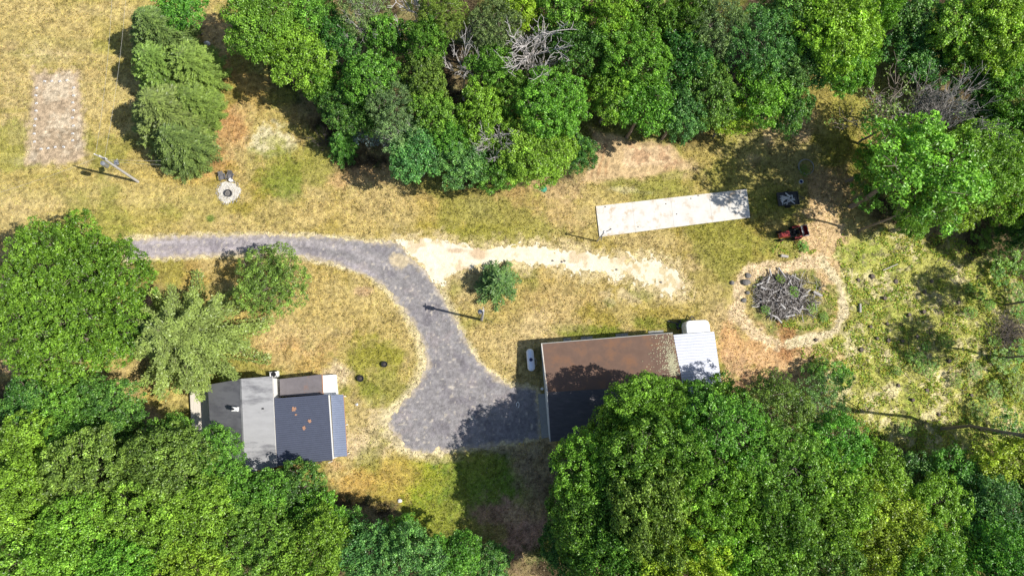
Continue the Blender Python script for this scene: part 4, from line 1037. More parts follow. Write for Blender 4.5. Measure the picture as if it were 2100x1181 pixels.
# air conditioner on the ground at the top wall
q = G(565, 768); ac = tag(empty('air_conditioner', q), 'white air conditioner with a round black fan at the top wall of the house', 'air conditioner')
MB().box((q[0], q[1], q[2]+.45), (1.05, .75, .85), .12, .05).build('housing', M['white'], ac)
MB().torus((q[0], q[1], q[2]+.89), .27, .035, 20).box((q[0], q[1], q[2]+.89), (.5, .05, .02), .4).box((q[0], q[1], q[2]+.892), (.5, .05, .02), 1.9).lathe((q[0], q[1], q[2]+.86), [(.25, 0), (.25, .02)], 18).build('fan', M['black'], ac)

# ---------------------------------------------------------------- shed with the rusty roof
sc = P(1250, 790)
shed = tag(empty('shed', (sc[0], sc[1], 0)), 'long shed, rusty brown roof slope above and charcoal slope below, silver lean-to at right', 'shed')
EH, RH = 3.15, 4.1
s0, s1 = RP(1110, 704, EH), RP(1379.5, 682, EH)
g0, g1 = RP(1121.5, 804, RH), RP(1400, 788, RH)
b0, b1 = RP(1128, 905, EH-.1), RP(1421, 889, EH-.1)
MB().prism([s0, g0, g1, s1], .12).build('roof', M['roof_rust'], shed)
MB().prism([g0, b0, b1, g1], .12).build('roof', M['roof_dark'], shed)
MB().prism([lift(lerp(s0, s1, -.001), .03), lift(lerp(g0, g1, -.001), .03), lift(lerp(g0, g1, .006), .03), lift(lerp(s0, s1, .006), .03)], .16).build('rake_board', M['conc'], shed)
MB().prism([lift(lerp(g0, g1, -.001), .03), lift(lerp(b0, b1, -.001), .03), lift(lerp(b0, b1, .004), .03), lift(lerp(g0, g1, .004), .03)], .16).build('rake_board', M['conc'], shed)
MB().prism([lift(lerp(s0, g0, -.004), .022), lift(lerp(s0, g0, .012), .022), lift(lerp(s1, g1, .012), .022), lift(lerp(s1, g1, -.004), .022)], .1).build('eave_trim', M['conc_grey'], shed)
ix = inset([s0, b0, b1, s1], .3); mA = lerp(ix[0]+(0,), ix[1]+(0,), .5)[:2]; mB = lerp(ix[3]+(0,), ix[2]+(0,), .5)[:2]
MB().walls([ix[0], mA, mB, ix[3]], 0, [EH-.16, RH-.22, RH-.22, EH-.16]).walls([mA, ix[1], ix[2], mB], 0, [RH-.22, EH-.26, EH-.26, RH-.22]).build('wall', M['white_wall'], shed)
a0, a1, a2, a3 = RP(1381, 686.5, 2.75), RP(1410, 840, 2.75), RP(1487, 838, 2.6), RP(1464.5, 680, 2.6)
MB().ribbed(a0, a3, a2, a1, 26, .07).build('lean_to_roof', M['silver'], shed)
for q in (lerp(a3, a2, .03), lerp(a3, a2, .5), lerp(a3, a2, .97), lerp(a0, a3, .45)):
    MB().box((q[0]-.1, q[1]-.06, 1.22), (.14, .14, 2.5)).build('post', M['wood_dark'], shed)
# fallen catkins lying on the roof's right end
r = np.random.default_rng(5); Cc = []
nrm = np.cross(np.array(g0)-np.array(s0), np.array(s1)-np.array(s0)); nrm = nrm/np.linalg.norm(nrm)*np.sign(nrm[2])
for i in range(900):
    t = r.beta(2.2, 2); 
    if r.random() < .65: uu = 1-abs(r.normal(.03+.03*(1-t), .018)); tt = np.clip(r.normal(.62, .17), .05, .82)
    else: uu = 1-abs(r.normal(.0, .09)); tt = r.uniform(.02, .8)
    if not .5 < uu < .995: continue
    p = (np.array(s0)*(1-uu)+np.array(s1)*uu)*(1-tt)+(np.array(g0)*(1-uu)+np.array(g1)*uu)*tt; Cc.append(p+nrm*.035)
Cc = np.array(Cc); V, F = leaf_cloud(Cc, np.tile(nrm, (len(Cc), 1)), .14, .11, r, .2, .1)
me = fast_mesh('fallen_catkins', V, F, MAT['blade'], False, pcol=np.repeat(np.array([(.62, .60, .42)])*r.uniform(.7, 1.15, (len(Cc), 1)), 4, 0))
o = bpy.data.objects.new('fallen_catkins', me); link(o); tag(o, 'pale fallen catkins strewn on the right end of the rusty roof', 'catkins', kind='stuff')
# concrete walk at the shed's left door
p4 = [G(1103, 808, .10), G(1111, 899, .10), G(1129, 895, .10), G(1123, 806, .10)]
o = MB().prism(p4, .16).at('walkway', M['conc_grey'], p4[0]); tag(o, kind='structure')
# flagstones in the shade along the shed's top wall
for i, (u, v, w) in enumerate(((1163, 697, 1.0), (1203, 694, 1.5), (1275, 688, 1.6), (1345, 682, 2.0))):
    q = G(u, v, .03); o = MB().box(q, (w, .55, .08), .08, .02).at('flagstone', M['conc_grey'], q)
    tag(o, 'grey flagstone along the shed\'s top wall, %s from the left' % ordinal(i+1), 'flagstone', 'flagstones along the shed')

# ---------------------------------------------------------------- trailer under the lean-to
q = P(1421, 690); tr = tag(empty('camper_trailer', (q[0], q[1], 0)), 'white camper trailer with rounded front poking out of the silver lean-to', 'trailer')
rz = -math.atan2(0.05, 1)*0+.075
def loc2(px, py): c_, s_ = math.cos(rz), math.sin(rz); return (q[0]+px*c_-py*s_, q[1]+px*s_+py*c_)
out = [(-1.5, -3.0), (1.5, -3.0), (1.5, 1.25), (1.38, 1.62), (1.05, 1.8), (-1.05, 1.85), (-1.38, 1.66), (-1.5, 1.25)]
body = MB(); n_ = len(out); vs = []
for z, k in ((.55, 1.0), (2.0, 1.0), (2.2, .985), (2.27, .93)):
    vs += [(*loc2(a*k, b*k), z) for a, b in out]
fs = [tuple(range(n_-1, -1, -1)), tuple(range(3*n_, 4*n_))]
for k in range(3):
    for i in range(n_): j = (i+1) % n_; fs.append((k*n_+i, k*n_+j, (k+1)*n_+j, (k+1)*n_+i))
body.add(vs, fs).build('body', M['white'], tr)
for sx in (-1.35, 1.35):
    p_ = loc2(sx, -1.2); MB().lathe((p_[0]-.1, p_[1], .36), [(.2, -.11), (.36, -.1), (.36, .1), (.2, .11)], 18, 'X', 0).build('wheel', M['rubber'], tr)
p_ = loc2(0, 1.5); p2 = loc2(0, 2.6); hb = MB()
for sx in (-.6, .6): a_ = loc2(sx, 1.6); hb.tube((*a_, .5), (*p2, .5), .05)
hb.build('tow_bar', M['darksteel'], tr)
p_ = loc2(1.54, .9); MB().box((*p_, 1.3), (.04, 1.0, .6), rz).build('window', M['black'], tr)
# junk beside it
q = G(1384, 664); o = MB().tube((q[0]-1.0, q[1]+.35, .25), (q[0]+.5, q[1]-.1, .45), .07, .05).box((q[0]+.3, q[1]-.3, .2), (.5, .9, .3), .3, .04).box((q[0]+.5, q[1]+.2, .3), (.3, .5, .5), .1, .04).at('scrap_heap', M['darksteel'], q)
tag(o, 'dark scrap metal leaning by the trailer\'s left corner', 'scrap')

# ---------------------------------------------------------------- concrete slab
sl = [tuple(P(u, v, .15)) for u, v in ((1222,423),(1229.5,485.5),(1538.5,446),(1531.5,388))]
slb = tag(empty('concrete_slab', sl[0]), 'long white concrete slab lying in the grass', 'slab')
MB().prism(sl, .3).build('slab', M['conc'], slb)
for t_ in (.235, .49, .745):
    p0 = lerp(sl[0], sl[3], t_); p1 = lerp(sl[1], sl[2], t_); q0 = lerp(sl[0], sl[3], t_+.0012); q1_ = lerp(sl[1], sl[2], t_+.0012)
    MB().prism([lift(p0, .004), lift(p1, .004), lift(q1_, .004), lift(q0, .004)], .006).build('joint', M['conc_grey'], slb)

# ---------------------------------------------------------------- propane tank
q = grd(1087, 738.5); pt = tag(empty('propane_tank', q), 'long blue-white propane tank with a navy dome in the shed\'s shadow', 'propane tank')
rz = math.radians(90+5)
n_ = 12; prof = [(0.02, -1.36)]+[(.46*math.sin(math.pi/2*(k/n_)), -1.36+.42*(1-math.cos(math.pi/2*k/n_))) for k in range(1, n_+1)]
prof += [(.46, .94)]+[(.46*math.cos(math.pi/2*(k/n_)), .94+.42*math.sin(math.pi/2*k/n_)) for k in range(1, n_)]+[(.02, 1.36)]
MB().lathe((q.x, q.y, .78), prof, 28, 'X', rz).build('vessel', M['tank'], pt, True)
dm = MB().lathe((q.x, q.y, 1.17), [(.21, 0), (.21, .12), (.17, .2), (.08, .25), (.01, .26)], 18).build('dome', M['navy'], pt, True)
for s_ in (-.8, .8):
    MB().box((q.x+s_*math.cos(rz), q.y+s_*math.sin(rz), .19), (.12, .8, .4), rz).build('foot', M['steel'], pt)
MB().path([(q.x+.4, q.y+.15, .7), (q.x+.62, q.y+.2, .55), (q.x+.72, q.y-.1, .4), (q.x+.7, q.y-.6, .35), (q.x+.5, q.y-.75, .5)], .04).build('hose', M['wire'], pt)

# ---------------------------------------------------------------- utility poles and wires
def pole_thing(u, v, h, label, top_lean=None):
    q = grd(u, v); t = tag(empty('utility_pole', q), label, 'utility pole')
    MB().tube((q.x, q.y, -.2), (q.x, q.y, h), .17, .12, 12).build('pole', M['pole'], t); return q, t
q1, up1 = pole_thing(283, 373, 9.0, 'grey utility pole with crossarm and transformer below the conifer row')
MB().box((q1.x, q1.y, 8.75), (1.5, .14, .14), -.35, .01).build('crossarm', M['pole'], up1)
for s_ in (-.65, 0.0, .65):
    MB().lathe((q1.x+s_*math.cos(-.35), q1.y+s_*math.sin(-.35), 8.82), [(.03, 0), (.07, .05), (.05, .12), (.07, .18), (.02, .24)], 10).build('insulator', M['paleblock'], up1)
MB().lathe((q1.x-.1, q1.y-.5, 7.1), [(.22, 0), (.28, .05), (.28, .95), (.24, 1.02), (.08, 1.06)], 18).build('transformer', M['steel'], up1)
MB().box((q1.x+.1, q1.y+.42, 5.6), (.5, .6, .35), .3, .03).tube((q1.x, q1.y, 5.5), (q1.x+.2, q1.y+.9, 5.7), .04).build('bracket', M['steel'], up1)
q2, up2 = pole_thing(987.7, 656, 8.8, 'pole with a hanging transformer beside the gravel driveway and lone fir')
MB().lathe((q2.x-.35, q2.y+.05, 6.9), [(.2, 0), (.26, .05), (.26, .8), (.2, .88)], 18).build('transformer', M['steel'], up2)
MB().box((q2.x, q2.y, 8.5), (.1, .9, .12), .1, .01).build('crossarm', M['pole'], up2)
def wire(a, b, sag, label, r_=.012):
    a = np.array(a); b = np.array(b); pts = []
    for i in range(17): t = i/16; p = a*(1-t)+b*t; p[2] -= 4*sag*t*(1-t); pts.append(tuple(p))
    o = MB().path(pts, r_, 5).at('power_line', M['wire'], tuple(a)); tag(o, label, 'cable', 'power lines on the poles')
t1 = (q1.x, q1.y, 8.9)
wire(t1, tuple(P(-60, 412, 7.5)), .5, 'power line running from the left pole down to the left edge')
wire((q1.x-.5, q1.y+.2, 8.9), tuple(P(232, -60, 8.5)), .6, 'power line running from the left pole up to the top edge, left strand')
wire((q1.x+.5, q1.y-.2, 8.9), tuple(P(262, -60, 8.5)), .6, 'power line running from the left pole up to the top edge, right strand')
wire((q1.x, q1.y, 7.9), tuple(P(330, 330, 8.2)), .15, 'short cable from the left pole into the conifers, upper one')
wire((q1.x, q1.y, 7.3), tuple(P(330, 338, 7.4)), .15, 'short cable from the left pole into the conifers, lower one')
g = grd(1029, 671); o = MB().tube((q2.x, q2.y, 3.2), (g.x, g.y, 0), .02, .02, 5).at('guy_wire', M['darksteel'], (g.x, g.y, 0)); tag(o, 'thin guy wire slanting to the ground from the driveway pole', 'guy wire')
# yard post by the slab
q = grd(1224, 495); yp = tag(empty('yard_light_post', q), 'short post with side arms and small lamp at the slab\'s lower left corner', 'post')
MB().tube((q.x, q.y, -.1), (q.x, q.y, 4.7), .09, .07, 10).build('post', M['pole'], yp)
MB().tube((q.x, q.y, 4.5), (q.x+.9, q.y+.45, 4.6), .05).tube((q.x, q.y, 3.2), (q.x-.05, q.y-.6, 3.0), .05).build('arm', M['darksteel'], yp)
MB().lathe((q.x, q.y, 4.7), [(.16, 0), (.2, .1), (.1, .25)], 12).build('lamp', M['paleblock'], yp)

# ---------------------------------------------------------------- chairs, table, fire ring
def chair(u, v, rz, label):
    q = grd(u, v); t = tag(empty('garden_chair', q, rz), label, 'chair', 'garden chairs by the fire ring')
    def part(name, mb, mat=None):
        mat = M['chair']
        o = mb.build(name, mat); o.parent = t; return o
    s = MB()
    for i in range(5): s.box((-.24+.12*i, 0, .36), (.105, .5, .025), 0, 0, .12)
    part('seat', s)
    b = MB()
    for i in range(5): b.box((-.24+.12*i, .42, .68), (.105, .025, .75), 0, 0, -.45)
    b.box((0, .30, .45), (.6, .05, .07)); part('backrest', b)
    for sx in (-1, 1):
        part('armrest', MB().box((sx*.36, .02, .58), (.13, .75, .03), 0, .01))
        part('leg', MB().box((sx*.35, -.28, .28), (.05, .07, .58))); part('leg', MB().box((sx*.35, .32, .28), (.05, .07, .58)))
chair(458, 366, .25, 'dark grey slatted garden chair, left of the two above the fire ring')
chair(474, 364, -.15, 'dark grey slatted garden chair, right of the two above the fire ring')
q = grd(475, 371); o = MB().lathe(q, [(.2, 0), (.05, .03), (.05, .38), (.24, .40), (.24, .43)], 18).at('side_table', M['white'], q); tag(o, 'small white round table between chairs and fire ring', 'table')
# gravel disc
q = grd(469, 395); r = np.random.default_rng(9); m = []
for i in range(90):
    t = 2*math.pi*i/90; k = 1.34*(1+.08*math.sin(3*t+1)+.05*math.sin(7*t))*r.uniform(.94, 1.05); m.append((q.x+k*math.cos(t), q.y+k*math.sin(t), .075))
o = MB().prism(m, .1).at('gravel_circle', simple('white_gravel', (.56,.53,.46), .95, var=.35, scale=7, bump=.8, bscale=12), q); tag(o, kind='structure')
pb = MB()
for i in range(420):
    t = r.uniform(0, 6.283); k = 1.62*math.sqrt(r.random()); s_ = r.uniform(.05, .11)
    pb.box((q.x+k*math.cos(t), q.y+k*math.sin(t), .09), (s_, s_*.8, .06), r.uniform(0, 3), .012)
tag(pb.at('gravel_stones', M['paleblock'], q), 'white stones spread round the fire ring', 'gravel', kind='stuff')
q = grd(469.5, 397.5); fr = tag(empty('fire_ring', q), 'black round fire ring on the white gravel circle', 'fire ring')
fr0 = MB(); n_ = 28; vs = []
for rr, z in ((.46, .06), (.46, .38), (.40, .38), (.40, .06)):
    vs += [(q.x+rr*math.cos(2*math.pi*i/n_), q.y+rr*math.sin(2*math.pi*i/n_), z) for i in range(n_)]
fs = [(k*n_+i, k*n_+(i+1) % n_, ((k+1) % 4)*n_+(i+1) % n_, ((k+1) % 4)*n_+i) for k in range(4) for i in range(n_)]
fr0.add(vs, fs).build('ring', M['darksteel'], fr)
MB().lathe((q.x, q.y, .08), [(.38, 0), (.3, .04), (.05, .07)], 18).build('ash', M['stone'], fr)

# ---------------------------------------------------------------- pale blocks round the bare pad
BK = [(92,167),(108,168),(124,167),(138,166),(76,182),(75,197),(75,212),(74,229),(74,244),(72,259),(71,274),(71,291),(85,306),(100,305),(115,303),(132,303),(152,181),(151,196),(151,212),(151,227),(150,242),(151,258),(151,274),(150,289)]
side = {}
for i, (u, v) in enumerate(BK):
    row_ = 'top' if i < 4 else 'left' if i < 12 else 'bottom' if i < 16 else 'right'; side[row_] = side.get(row_, 0)+1
    q = grd(u+random.uniform(-1, 1), v+random.uniform(-1, 1)); o = MB().box((q.x, q.y, q.z+.06), (.30, .26, .2), random.uniform(-.3, .3), .02).at('concrete_block', M['paleblock'], q)
    tag(o, 'small pale block, %s in the pad\'s %s row from the %s' % (ordinal(side[row_]), row_, 'left' if row_ in ('top', 'bottom') else 'top'), 'block', 'pale blocks round the bare pad')

# ---------------------------------------------------------------- scrap trailer
q = grd(1611, 411); rz = .09; tt = tag(empty('utility_trailer', q, rz), 'dark flat trailer loaded with grey scrap wood, above the red tractor', 'trailer')
def part(name, mb, mat, par): o = mb.build(name, mat); o.parent = par; return o
part('bed', MB().box((0, 0, .55), (2.5, 1.55, .12), 0, .02).box((0, .78, .72), (2.5, .05, .25)).box((0, -.78, .72), (2.5, .05, .25)).box((-1.23, 0, .72), (.05, 1.5, .25)).box((1.23, 0, .72), (.05, 1.5, .25)), M['darksteel'], tt)
for sy in (-.86, .86): part('wheel', MB().add(*(lambda b: (b.v, b.f))(MB().tube((0, sy-.1, .33), (0, sy+.1, .33), .33, .33, 18))), M['rubber'], tt)
part('tow_bar', MB().tube((1.2, .4, .5), (2.1, 0, .45), .04).tube((1.2, -.4, .5), (2.1, 0, .45), .04), M['darksteel'], tt)
tt.scale = (1.12, 1.1, 1.0)
r = np.random.default_rng(3)
for i in range(20):
    x_ = r.uniform(-.9, .7); y_ = r.uniform(-.6, .6); L_ = r.uniform(.4, 1.0); p_ = tt.matrix_basis
    a_ = rz+r.normal(0, .35)+(1.57 if r.random() < .2 else 0)
    cx = q.x+x_*math.cos(rz)-y_*math.sin(rz); cy = q.y+x_*math.sin(rz)+y_*math.cos(rz)
    o = MB().box((cx, cy, .68+.035*(i % 5)), (L_, r.uniform(.08, .16), .03), a_, 0).at('board', M['paleblock'], (cx, cy, .68)); tag(o, 'short grey weathered board lying on the dark flat trailer', 'board', 'boards on the dark trailer')

# ---------------------------------------------------------------- red tractor
q = grd(1617, 482); rz = math.radians(11); tc = tag(empty('tractor', q, rz), 'small red tractor with black seat and front loader bucket beside the sandy track', 'tractor')
def tp(name, mb, mat): return part(name, mb, mat, tc)
tp('hood', MB().add([(-.45,-.42,.6),(-.45,.42,.6),(-1.55,.26,.6),(-1.55,-.26,.6),(-.45,-.36,1.15),(-.45,.36,1.15),(-1.5,.2,1.0),(-1.5,-.2,1.0)], [(0,1,2,3),(7,6,5,4),(0,4,5,1),(1,5,6,2),(2,6,7,3),(3,7,4,0)]), M['red'])
tp('chassis', MB().box((-.2, 0, .5), (2.4, .5, .25), 0, .04).box((.15, 0, .72), (.9, .95, .06), 0, .02), M['black'])
st = MB().box((.28, 0, .95), (.5, .55, .12), 0, .05).box((.52, 0, 1.18), (.1, .5, .45), 0, .04, 0, .15); tp('seat', st, M['black'])
for sy in (-.62, .62): tp('fender', MB().box((.5, sy, 1.0), (.85, .26, .05), 0, .02).box((.93, sy, .85), (.05, .26, .35)), M['red'])
def wheel(x, y, r_, w): 
    w1 = tp('wheel', MB().tube((x, y-w/2, r_), (x, y+w/2, r_), r_, r_, 20), M['rubber']); s_ = math.copysign(w/2, y)
    rm = MB().tube((x, y+s_*.9, r_), (x, y+s_*1.15, r_), r_*.5, r_*.5, 14).build('rim', M['red']); rm.parent = w1
wheel(.5, -.66, .48, .26); wheel(.5, .66, .48, .26); wheel(-1.2, -.5, .3, .18); wheel(-1.2, .5, .3, .18)
tp('roll_bar', MB().tube((.75, -.45, .8), (.8, -.45, 1.75), .035).tube((.75, .45, .8), (.8, .45, 1.75), .035).tube((.8, -.45, 1.75), (.8, .45, 1.75), .035), M['steel'])
tp('steering_wheel', MB().torus((-.15, 0, 1.28), .18, .02, 18, 5, (.5, 0)).tube((-.15, 0, 1.25), (-.42, 0, 1.0), .025), M['black'])
bk = MB().box((1.45, 0, .5), (.75, 1.15, .05)).box((1.1, 0, .75), (.05, 1.15, .5)).box((1.8, 0, .75), (.05, 1.15, .5)).box((1.45, .58, .75), (.75, .05, .5)).box((1.45, -.58, .75), (.75, .05, .5)); tp('carry_box', bk, M['red'])
tp('box_rim', MB().box((1.1, 0, 1.02), (.07, 1.2, .04)).box((1.8, 0, 1.02), (.07, 1.2, .04)).box((1.45, .6, 1.021), (.7, .06, .04)).box((1.45, -.6, 1.021), (.7, .06, .04)), M['steel'])
for sy in (-.13, .13): tp('headlight', MB().lathe((-1.5, sy, .86), [(.01, -.06), (.06, -.05), (.06, .02)], 10, 'X'), M['paleblock'])
tp('exhaust', MB().tube((-1.1, .18, 1.0), (-1.1, .18, 1.6), .035, .035, 8), M['darksteel'])

tc.scale = (1.15, 1.15, 1.2)
# ---------------------------------------------------------------- dark quad in the shade
q = grd(1137, 951); rz = 1.45; qb = tag(empty('quad_bike', q, rz), 'dark blue quad bike parked in the shade beside the lower right wood', 'quad bike')
def qp(name, mb, mat): return part(name, mb, mat, qb)
qp('body', MB().box((0, 0, .6), (1.3, .36, .22), 0, .08).box((.55, 0, .72), (.5, .9, .06), 0, .03).box((-.5, 0, .72), (.55, .95, .06), 0, .03), M['navy'])
qp('seat', MB().box((-.2, 0, .84), (.75, .32, .12), 0, .05), M['black'])
qp('rack', MB().tube((.4, -.35, .84), (.4, .35, .84), .015).tube((.6, -.35, .84), (.6, .35, .84), .015).tube((.78, -.35, .84), (.78, .35, .84), .015).tube((-.7, -.4, .84), (-.7, .4, .84), .015).tube((-.85, -.4, .84), (-.85, .4, .84), .015), M['steel'])
qp('handlebar', MB().tube((.25, -.38, 1.05), (.32, 0, 1.0), .02).tube((.32, 0, 1.0), (.25, .38, 1.05), .02).tube((.3, 0, 1.0), (.4, 0, .7), .03), M['darksteel'])
for x_, y_ in ((.6, .48), (.6, -.48), (-.6, .48), (-.6, -.48)): qp('wheel', MB().tube((x_, y_-.11, .28), (x_, y_+.11, .28), .28, .28, 16), M['rubber'])
for y_ in (-.2, .2): qp('headlight', MB().lathe((.8, y_, .66), [(.07, 0), (.07, .05), (.02, .07)], 10, 'X'), M['paleblock'])

# ---------------------------------------------------------------- brush pile, logs, stumps, stones
r = np.random.default_rng(77); segs = []
for i in range(1500):
    a = r.uniform(0, 6.283); k = math.sqrt(r.random()); u = 1598+52*k*math.cos(a)+(r.random() < .2)*r.uniform(0, 55); v = 607+45*k*math.sin(a)
    p = P(u, v); zt = .1+.9*(1-k)*r.random(); th = r.normal(.2, 1.2); L_ = r.uniform(.4, 2.0); el = r.normal(0, .18)
    d = np.array([math.cos(th)*math.cos(el), math.sin(th)*math.cos(el), math.sin(el)])*L_*.5; c_ = np.array([p[0], p[1], zt+.1]); m_ = c_+r.normal(0, .08, 3)
    rr = r.choice([.018, .028, .045]); segs += [(c_-d, m_, rr, rr*.85), (m_, c_+d, rr*.85, rr*.5)]
pile = tag(empty('brush_pile', grd(1598, 607)), 'tangle of dark branches and pale sticks heaped inside the sandy ring path', 'brush pile', kind='stuff')
for nm, mt, k0_, k1_ in (('branches', 'darktwig', 0, 1500), ('grey_branches', 'greytwig', 1500, 2300), ('pale_sticks', 'deadwood', 2300, 3000)):
    V, F = tubes(segs[k0_:k1_], 5); V = V-np.array(pile.location)
    o = bpy.data.objects.new(nm, fast_mesh(nm, V, F, MAT[mt], True)); link(o, pile)
segs = []
for i in range(420):
    p = P(2070+r.normal(0, 26), 680+r.normal(0, 22)); th = r.uniform(0, 3.14); L_ = r.uniform(.4, 1.8); d = np.array([math.cos(th), math.sin(th), r.normal(0, .15)])*L_*.5; c_ = np.array([p[0], p[1], .15+.4*r.random()])
    segs.append((c_-d, c_+d, .025, .012))
for i in range(260):
    u = r.uniform(1740, 2080); v = r.uniform(500, 900)
    p = P(u, v); th = r.uniform(0, 3.14); L_ = r.uniform(.3, 1.6); d = np.array([math.cos(th), math.sin(th), 0])*L_*.5; c_ = np.array([p[0], p[1], .09]); segs.append((c_-d, c_+d, .03, .015))
V, F = tubes(segs, 5); me = fast_mesh('fallen_twigs', V, F, MAT['deadwood'], True); o = bpy.data.objects.new('fallen_twigs', me); link(o); o.data.materials[0] = MAT['bark']; tag(o, 'grey twigs and sticks littering the weedy clearing', 'twigs', kind='stuff')
LOGS = [(1598,625,1.6,-.9,.15),(1585,600,1.3,.5,.13),(1610,598,1.5,2.2,.12),(1573,575,.9,1.2,.14),(1556,583,.8,.3,.13),(1563,592,.8,-.4,.15),(1630,570,1.2,-.6,.10),(1640,610,1.8,.35,.12),(1652,600,1.2,.6,.11),(1594,655,1.2,-.9,.13),(1580,646,1.8,-.5,.10),(1612,585,1.4,1.0,.11),(1622,626,1.3,1.9,.12),(1566,618,1.4,.1,.10),(1602,560,1.6,-1.0,.10),(1578,560,1.,1.8,.10),(1640,635,1.,1.1,.13),(1618,648,1.2,.2,.12)]
lg = None
for u, v, L_, a, rr in LOGS:
    q = grd(u, v); z = .25+.35*max(0, 1-math.hypot((u-1598)/50, (v-607)/45)); dx, dy = math.cos(a)*L_/2, math.sin(a)*L_/2
    t = tag(empty('log', (q.x, q.y, z)), 'pale grey sawn log lying in the brush pile', 'log', 'sawn logs in the brush pile')
    MB().tube((q.x-dx, q.y-dy, z), (q.x+dx, q.y+dy, z+.1), rr, rr*.85, 10, False).build('bark', M['pole'], t)
    MB().tube((q.x-dx*1.01, q.y-dy*1.01, z), (q.x-dx*.99, q.y-dy*.99, z), rr, rr, 10).tube((q.x+dx*.99, q.y+dy*.99, z+.1), (q.x+dx*1.01, q.y+dy*1.01, z+.1), rr*.86, rr*.86, 10).build('sawn_end', M['cut'], t)
for u, v, L_, a, rr, lb in ((1607,526,.9,-.15,.2,'short white log in the grass below the red tractor'),(1675,603,1.2,-.45,.17,'pale log lying right of the brush pile'),(1762,632,1.1,1.5,.16,'short pale log standing clear in the weeds right of the ring path'),(1633,637,.9,-.9,.17,'pale log end at the brush pile\'s lower right'),(1825,548,2.2,.4,.07,'thin pale branch in the upper middle of the clearing')):
    q = grd(u, v); dx, dy = math.cos(a)*L_/2, math.sin(a)*L_/2
    t = tag(empty('log', (q.x, q.y, rr)), lb, 'log'); MB().tube((q.x-dx, q.y-dy, rr+.04), (q.x+dx, q.y+dy, rr+.06), rr, rr*.9, 12, False).build('bark', M['birch'], t)
    MB().tube((q.x-dx*1.01, q.y-dy*1.01, rr+.04), (q.x-dx*.98, q.y-dy*.98, rr+.04), rr*1.01, rr*1.01, 12).tube((q.x+dx*.98, q.y+dy*.98, rr+.06), (q.x+dx*1.01, q.y+dy*1.01, rr+.06), rr*.92, rr*.92, 12).build('sawn_end', M['cut'], t)
ST = sorted([(1788,567),(1760,574),(1837,577),(1910,577),(1812,612),(1797,694),(1820,698),(1765,717),(1818,664),(1862,646),(1784,670),(1892,640),(1848,700),(1965,620),(1842,790),(1900,800),(1880,690),(1925,850),(1870,820),(1945,740),(1673,697),(1990,810),(2010,880),(1895,600)])
for i, (u, v) in enumerate(ST):
    q = grd(u, v); rr = random.uniform(.16, .27); h = random.uniform(.15, .4)
    t = tag(empty('stump', q), 'dark cut tree stump in the clearing, %s from the left' % ordinal(i+1), 'stump', 'tree stumps in the clearing')
    pr = []; MB().lathe(q, [(rr*1.5, -.05), (rr*1.15, .08), (rr, h)], 11).build('bark', M['log'], t); MB().lathe((q.x, q.y, q.z+h), [(rr*.9, 0), (rr*.88, .012)], 11).build('cut_top', M['log'], t)
def stone(u, v, s, seed, label, mat='stone', cat='stone', name='stone', group=None, flat=.6):
    r = np.random.default_rng(seed); q = grd(u, v); import bmesh
    bm = bmesh.new(); bmesh.ops.create_icosphere(bm, subdivisions=2, radius=1)
    k = r.normal(0, 1, (4, 3))
    for vt in bm.verts:
        f_ = 1+.18*math.sin(vt.co.dot(Vector(k[0]))*2.2+k[1][0])+.12*math.sin(vt.co.dot(Vector(k[2]))*3.1); vt.co = Vector((vt.co.x*s*f_, vt.co.y*s*.8*f_, vt.co.z*s*flat*f_))
    me = bpy.data.meshes.new(name); bm.to_mesh(me); bm.free(); me.materials.append(M[mat]); o = bpy.data.objects.new(name, me); link(o); o.location = (q.x, q.y, q.z+s*flat*.4); tag(o, label, cat, group); return o
for i, (u, v, s, lb) in enumerate(((1530,579,.55,'largest dark boulder left of the brush pile, wedge-shaped'),(1533,600,.3,'small dark stone left of the brush pile between two larger ones'),(1525,616,.36,'round grey stone lowest of those left of the brush pile'),(1501,580,.34,'dark stone at the outer edge of the ring path, left side'),(1535,565,.4,'dark stone with leaves topmost of those left of the brush pile'))):
    stone(u, v, s, 60+i, lb)
stone(425, 90, .42, 70, 'pale boulder beside the topmost conifers', 'paleblock'); stone(820, 1027, .28, 71, 'pale stone on the lower lawn', 'paleblock')
for i, (u, v) in enumerate(((1048,541),(1133,535),(1152,537),(1158,535),(1264,553),(1355,579))): stone(u, v, .16, 80+i, 'small dark stone on the sand track, %s from the left' % ordinal(i+1), group='small stones on the sand track')
stone(732, 829, .2, 90, 'pale stone on the gravel right of the house', 'paleblock')
# planters by the house
for u, v, lb, s in ((789, 747, 'black round planter on the lawn inside the driveway loop, upper one', 1), (740, 776, 'black planter with twigs above the house\'s right end', 1.1)):
    q = grd(u, v); t = tag(empty('planter', q), lb, 'planter'); MB().lathe(q, [(.26*s, 0), (.34*s, .38), (.37*s, .38), (.37*s, .42), (.31*s, .42), (.30*s, .33)], 18).build('pot', M['black'], t)
    MB().lathe((q.x, q.y, q.z+.3), [(.3*s, 0), (.05, .05)], 14).build('soil', M['wood_dark'], t)
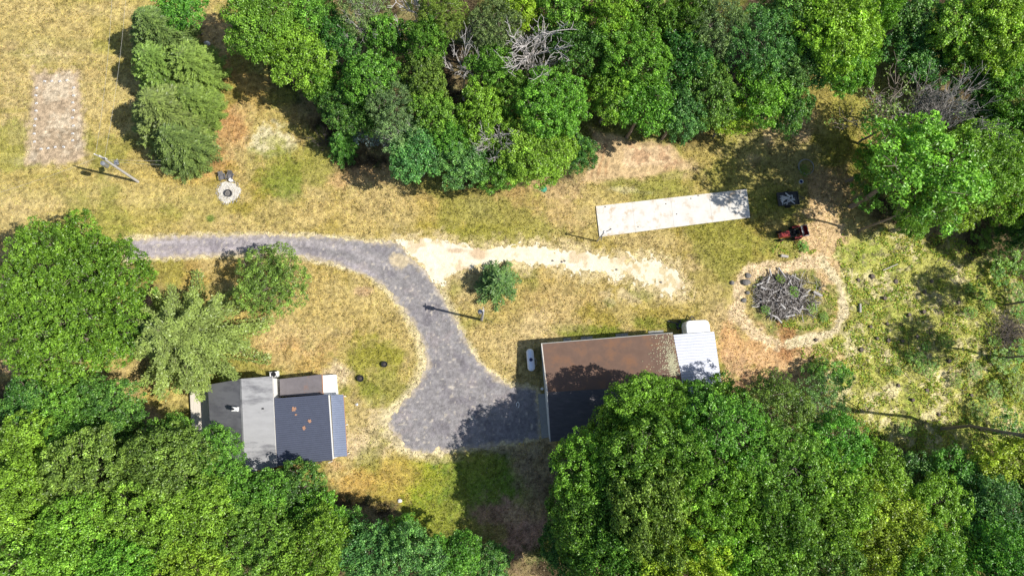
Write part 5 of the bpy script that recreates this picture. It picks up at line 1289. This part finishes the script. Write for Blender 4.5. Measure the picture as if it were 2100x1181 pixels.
# garden hoop, bucket, septic lid, stray items
q = grd(1652, 343); o = MB().torus((q.x, q.y, .12), 1.05, .045, 32, 6).torus((q.x+.02, q.y, .22), .98, .03, 32, 6, (.06, .03)).at('wire_hoop', M['steel'], q); tag(o, 'large round hoop of wire lying on the shaded grass', 'hoop')
q = grd(1641, 374); bkt = tag(empty('bucket', q), 'small white and blue bucket below the wire hoop', 'bucket'); MB().lathe(q, [(.2, 0), (.26, .35), (.28, .36), (.24, .36), (.18, .06)], 18).build('pail', M['white'], bkt); MB().lathe((q.x, q.y, .07), [(.2, 0), (.22, .2)], 16).build('liner', M['navy'], bkt)
q = grd(1115, 388); o = MB().lathe(q, [(.42, 0), (.42, .1), (.36, .12), (.33, .1), (.3, .1), (.1, .14), (.02, .15)], 22).at('septic_lid', M['green'], q); tag(o, 'green round lid at the edge of the upper wood', 'lid')
q = grd(1062, 829); o = MB().path([(q.x-.15, q.y-.2, .08), (q.x-.18, q.y+.1, .1), (q.x, q.y+.32, .1), (q.x+.16, q.y+.1, .1), (q.x+.12, q.y-.25, .08), (q.x, q.y-.4, .08)], .05).at('hose_coil', M['white'], q); tag(o, 'white looped hose lying on the shaded gravel', 'hose')
q = grd(1111, 797); o = MB().lathe(q, [(.16, 0), (.18, .5), (.12, .6)], 14).at('gas_bottle', M['white'], q); tag(o, 'small white gas bottle at the top end of the grey walkway', 'gas bottle')
for u, v, lb in ((1494, 537, 'thin steel post in the grass between slab and brush pile'), (1521, 676, 'thin steel post on the orange soil right of the silver roof'), (1395, 660, 'thin steel post by the trailer\'s front corner')):
    q = grd(u, v); t = tag(empty('fence_post', q), lb, 'post'); MB().box((q.x, q.y, .75), (.05, .05, 1.6)).box((q.x, q.y-.025, .9), (.09, .012, 1.3)).build('post', M['darksteel'], t); MB().box((q.x, q.y+.02, .08), (.22, .02, .12)).build('anchor_plate', M['darksteel'], t)
# small items on the slab
for i, (u, v) in enumerate(((1241,425),(1252,470),(1308,466),(1365,419),(1387,440),(1416,408),(1431,402))):
    o = stone(u, v, .09, 120+i, 'tiny dark stone on the white slab, %s from the left' % ordinal(i+1), group='tiny stones on the slab'); o.location.z += .15
